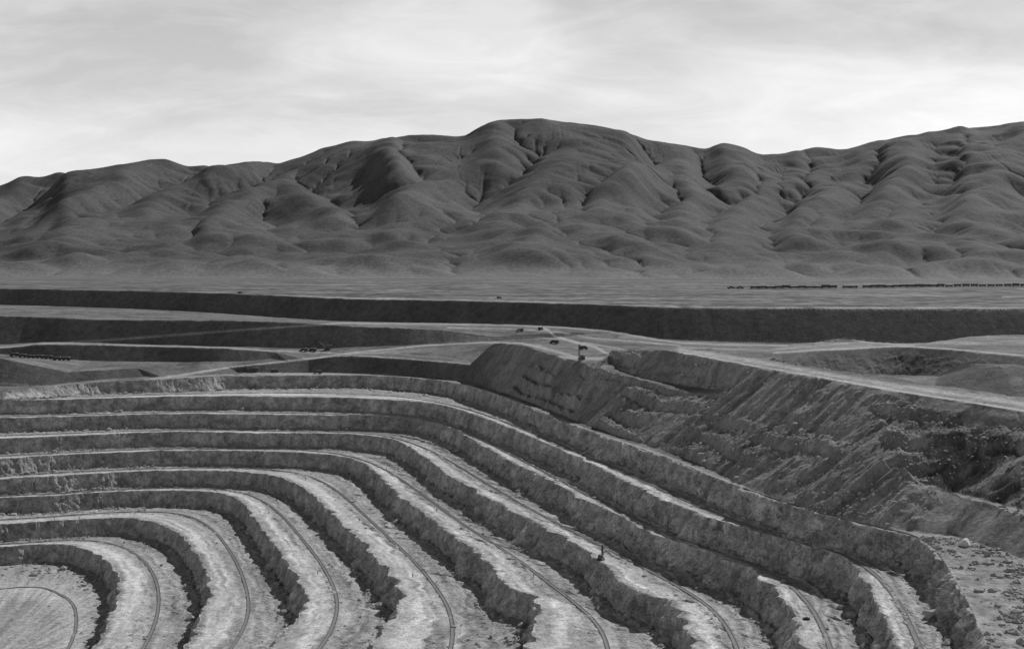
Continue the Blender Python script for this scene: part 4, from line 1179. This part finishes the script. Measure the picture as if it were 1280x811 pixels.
def make_loco(L=13.0):
    r = empty('locomotive', label='-', cat='locomotive')
    MB().box((0, 0, 1.2), (L, 2.6, .4)).build('underframe', M_steel, r, .05)
    for s_ in (-1, 1):
        MB().box((s_ * L * .32, 0, 2.25), (L * .32, 2.0, 1.7)).build('bonnet', M_mach, r, .08)
        MB().cyl((s_ * L * .485, 0, 2.6), (s_ * L * .495, 0, 2.6), .22).build('headlight', M_white, r)
        bg_ = MB().box((s_ * L * .3, 0, .8), (3.2, 2.0, .4)).build('bogie', M_steel, r)
        m = MB()
        for dx in (-1.0, 1.0):
            for sy in (-.72, .72): m.cyl((s_ * L * .3 + dx, sy - .06, .52), (s_ * L * .3 + dx, sy + .06, .52), .52, n=16)
        m.build('wheels', M_steel, bg_)
    c = MB().box((0, 0, 2.75), (L * .3, 2.7, 2.7)).build('cab', M_mach, r, .08)
    for sy in (-1, 1):
        for dx in (-.9, .9): MB().box((dx, sy * 1.36, 3.2), (.9, .04, .8)).build('window', M_glass, c)
    MB().box((0, 0, 4.2), (L * .33, 3.0, .2)).build('roof', M_steel, c)
    p = MB().cyl((-.8, 0, 4.3), (.3, 0, 5.0), .05, n=6).cyl((.3, 0, 5.0), (-.6, 0, 5.7), .05, n=6).cyl((-.6, -.9, 5.7), (-.6, .9, 5.7), .05, n=6).build('pantograph', M_steel, c)
    return r
def plain_z(x, y):
    if y < 3560:
        j = int(np.clip(np.argmin(np.abs(colx - (x / y * F + CX))), 0, len(colx) - 1)); return float(np.interp(y, Dg[:, j], Zg[:, j]))
    return ZC - 35
# long freight train across the plain at the right
pth = []
for x in np.linspace(850, 1420, 90):
    y_row = np.interp(x, [850, 908, 1080, 1280, 1420], [361.9, 361.6, 360.6, 358.6, 357.0])
    j = int(np.argmin(np.abs(colx - x))); Hp = ZC - Zg[:, j]; yy = PYn[:, j]
    kk = np.where((Dg[:, j] > 1600) & (yy <= y_row))[0]; d = Dg[kk[0], j] if len(kk) else 3400
    pth.append((x, d))
pth = np.array(pth); cf = np.polyfit(pth[:, 0], pth[:, 1], 1)
xs_ = np.linspace(820, 1460, 200); ds_ = np.polyval(cf, xs_)
line = np.stack([(xs_ - CX) / F * ds_, ds_, [plain_z((x - CX) / F * d, d) for x, d in zip(xs_, ds_)]], 1)
line[:, 2] = smooth_line(line, 31)[:, 2] + 0.5
EMB = plain_mat('embankment_earth', 0.14, 0.95)
emb_path = line.copy(); org = emb_path[100].copy()
V, Fc = sweep(emb_path - org, [(-7, -2.2), (-3, 0), (3, 0), (7, -2.2)])
eo_ = raw_mesh('embankment', V, Fc, EMB, loc=tuple(org)); tag(eo_, 'low railway embankment crossing the plain', kind='structure')
line[:, 2] += 0.05
track(line[::2], 'straight railway line carrying the long train across the plain', sleepers=False, group='railway lines beyond the rim', wide=3.4)
sl = np.r_[0, np.cumsum(np.linalg.norm(np.diff(line, axis=0), axis=1))]
def at_s(t):
    p = np.array([np.interp(t, sl, line[:, i]) for i in range(3)]); q2 = np.array([np.interp(t + 5, sl, line[:, i]) for i in range(3)])
    return p, math.atan2(q2[1] - p[1], q2[0] - p[0])
def s_of_px(x): return float(np.interp(x, xs_, sl))
car = make_car(18.0, 5.6); loco = make_loco(18.0)
p, a = at_s(s_of_px(914)); place(use(loco), (p[0], p[1], p[2] + .6), a, 'leading locomotive at the left end of the long train on the plain', 'locomotives of the long train')
p, a = at_s(s_of_px(925)); place(use(loco), (p[0], p[1], p[2] + .6), a, 'second locomotive, behind the leading one of the long train', 'locomotives of the long train')
pos = s_of_px(933.5) + 18; end = s_of_px(1300); ci = 0
gaps = {10: 13, 12: 13}
while pos < end:
    p, a = at_s(pos)
    wg = use(car); wg.scale = (1, 1, random.uniform(0.78, 1.12)); place(wg, (p[0], p[1], p[2] + .6), a, 'dark loaded ore wagon in the long train crossing the plain', 'wagons of the long train on the plain')
    pos += 18.6 + gaps.get(ci, 0) + (3.2 if ci > 22 else 0) + random.choice((0, 0, 0.6, 1.2)); ci += 1
print('wagons', ci, 'train distance', float(np.polyval(cf, 1000)))

# long dark train standing on the left shelf
left = make_car(9.6, 3.4, 'ore_wagon')
xa, da, za = on_ground(12, 445, 1150, 1420); xb, db, zb = on_ground(88, 452.0, 1150, 1420)
dx, dy = xb - xa, db - da; Lt = math.hypot(dx, dy); nw = max(2, int(Lt / 9.5)); an = math.atan2(dy, dx)
for k in range(nw):
    t = (k + .5) / nw; x0, y0 = xa + dx * t, da + dy * t
    place(use(left), (x0, y0, float(np.interp(y0, Dg[:, int(np.argmin(np.abs(colx - (x0 / y0 * F + CX))))], Zg[:, int(np.argmin(np.abs(colx - (x0 / y0 * F + CX))))]))), an,
          'black ore wagon on the left shelf, %s of its row' % ('left end', 'second from the left end', 'third from the left end', 'fourth from the left end', 'fifth from the left end', 'sixth from the left end', 'seventh from the left end', 'eighth from the left end', 'ninth from the left end', 'tenth from the left end', 'eleventh from the left end', 'twelfth from the left end')[k], 'wagons standing on the left shelf')
print('left wagons', nw, Lt)
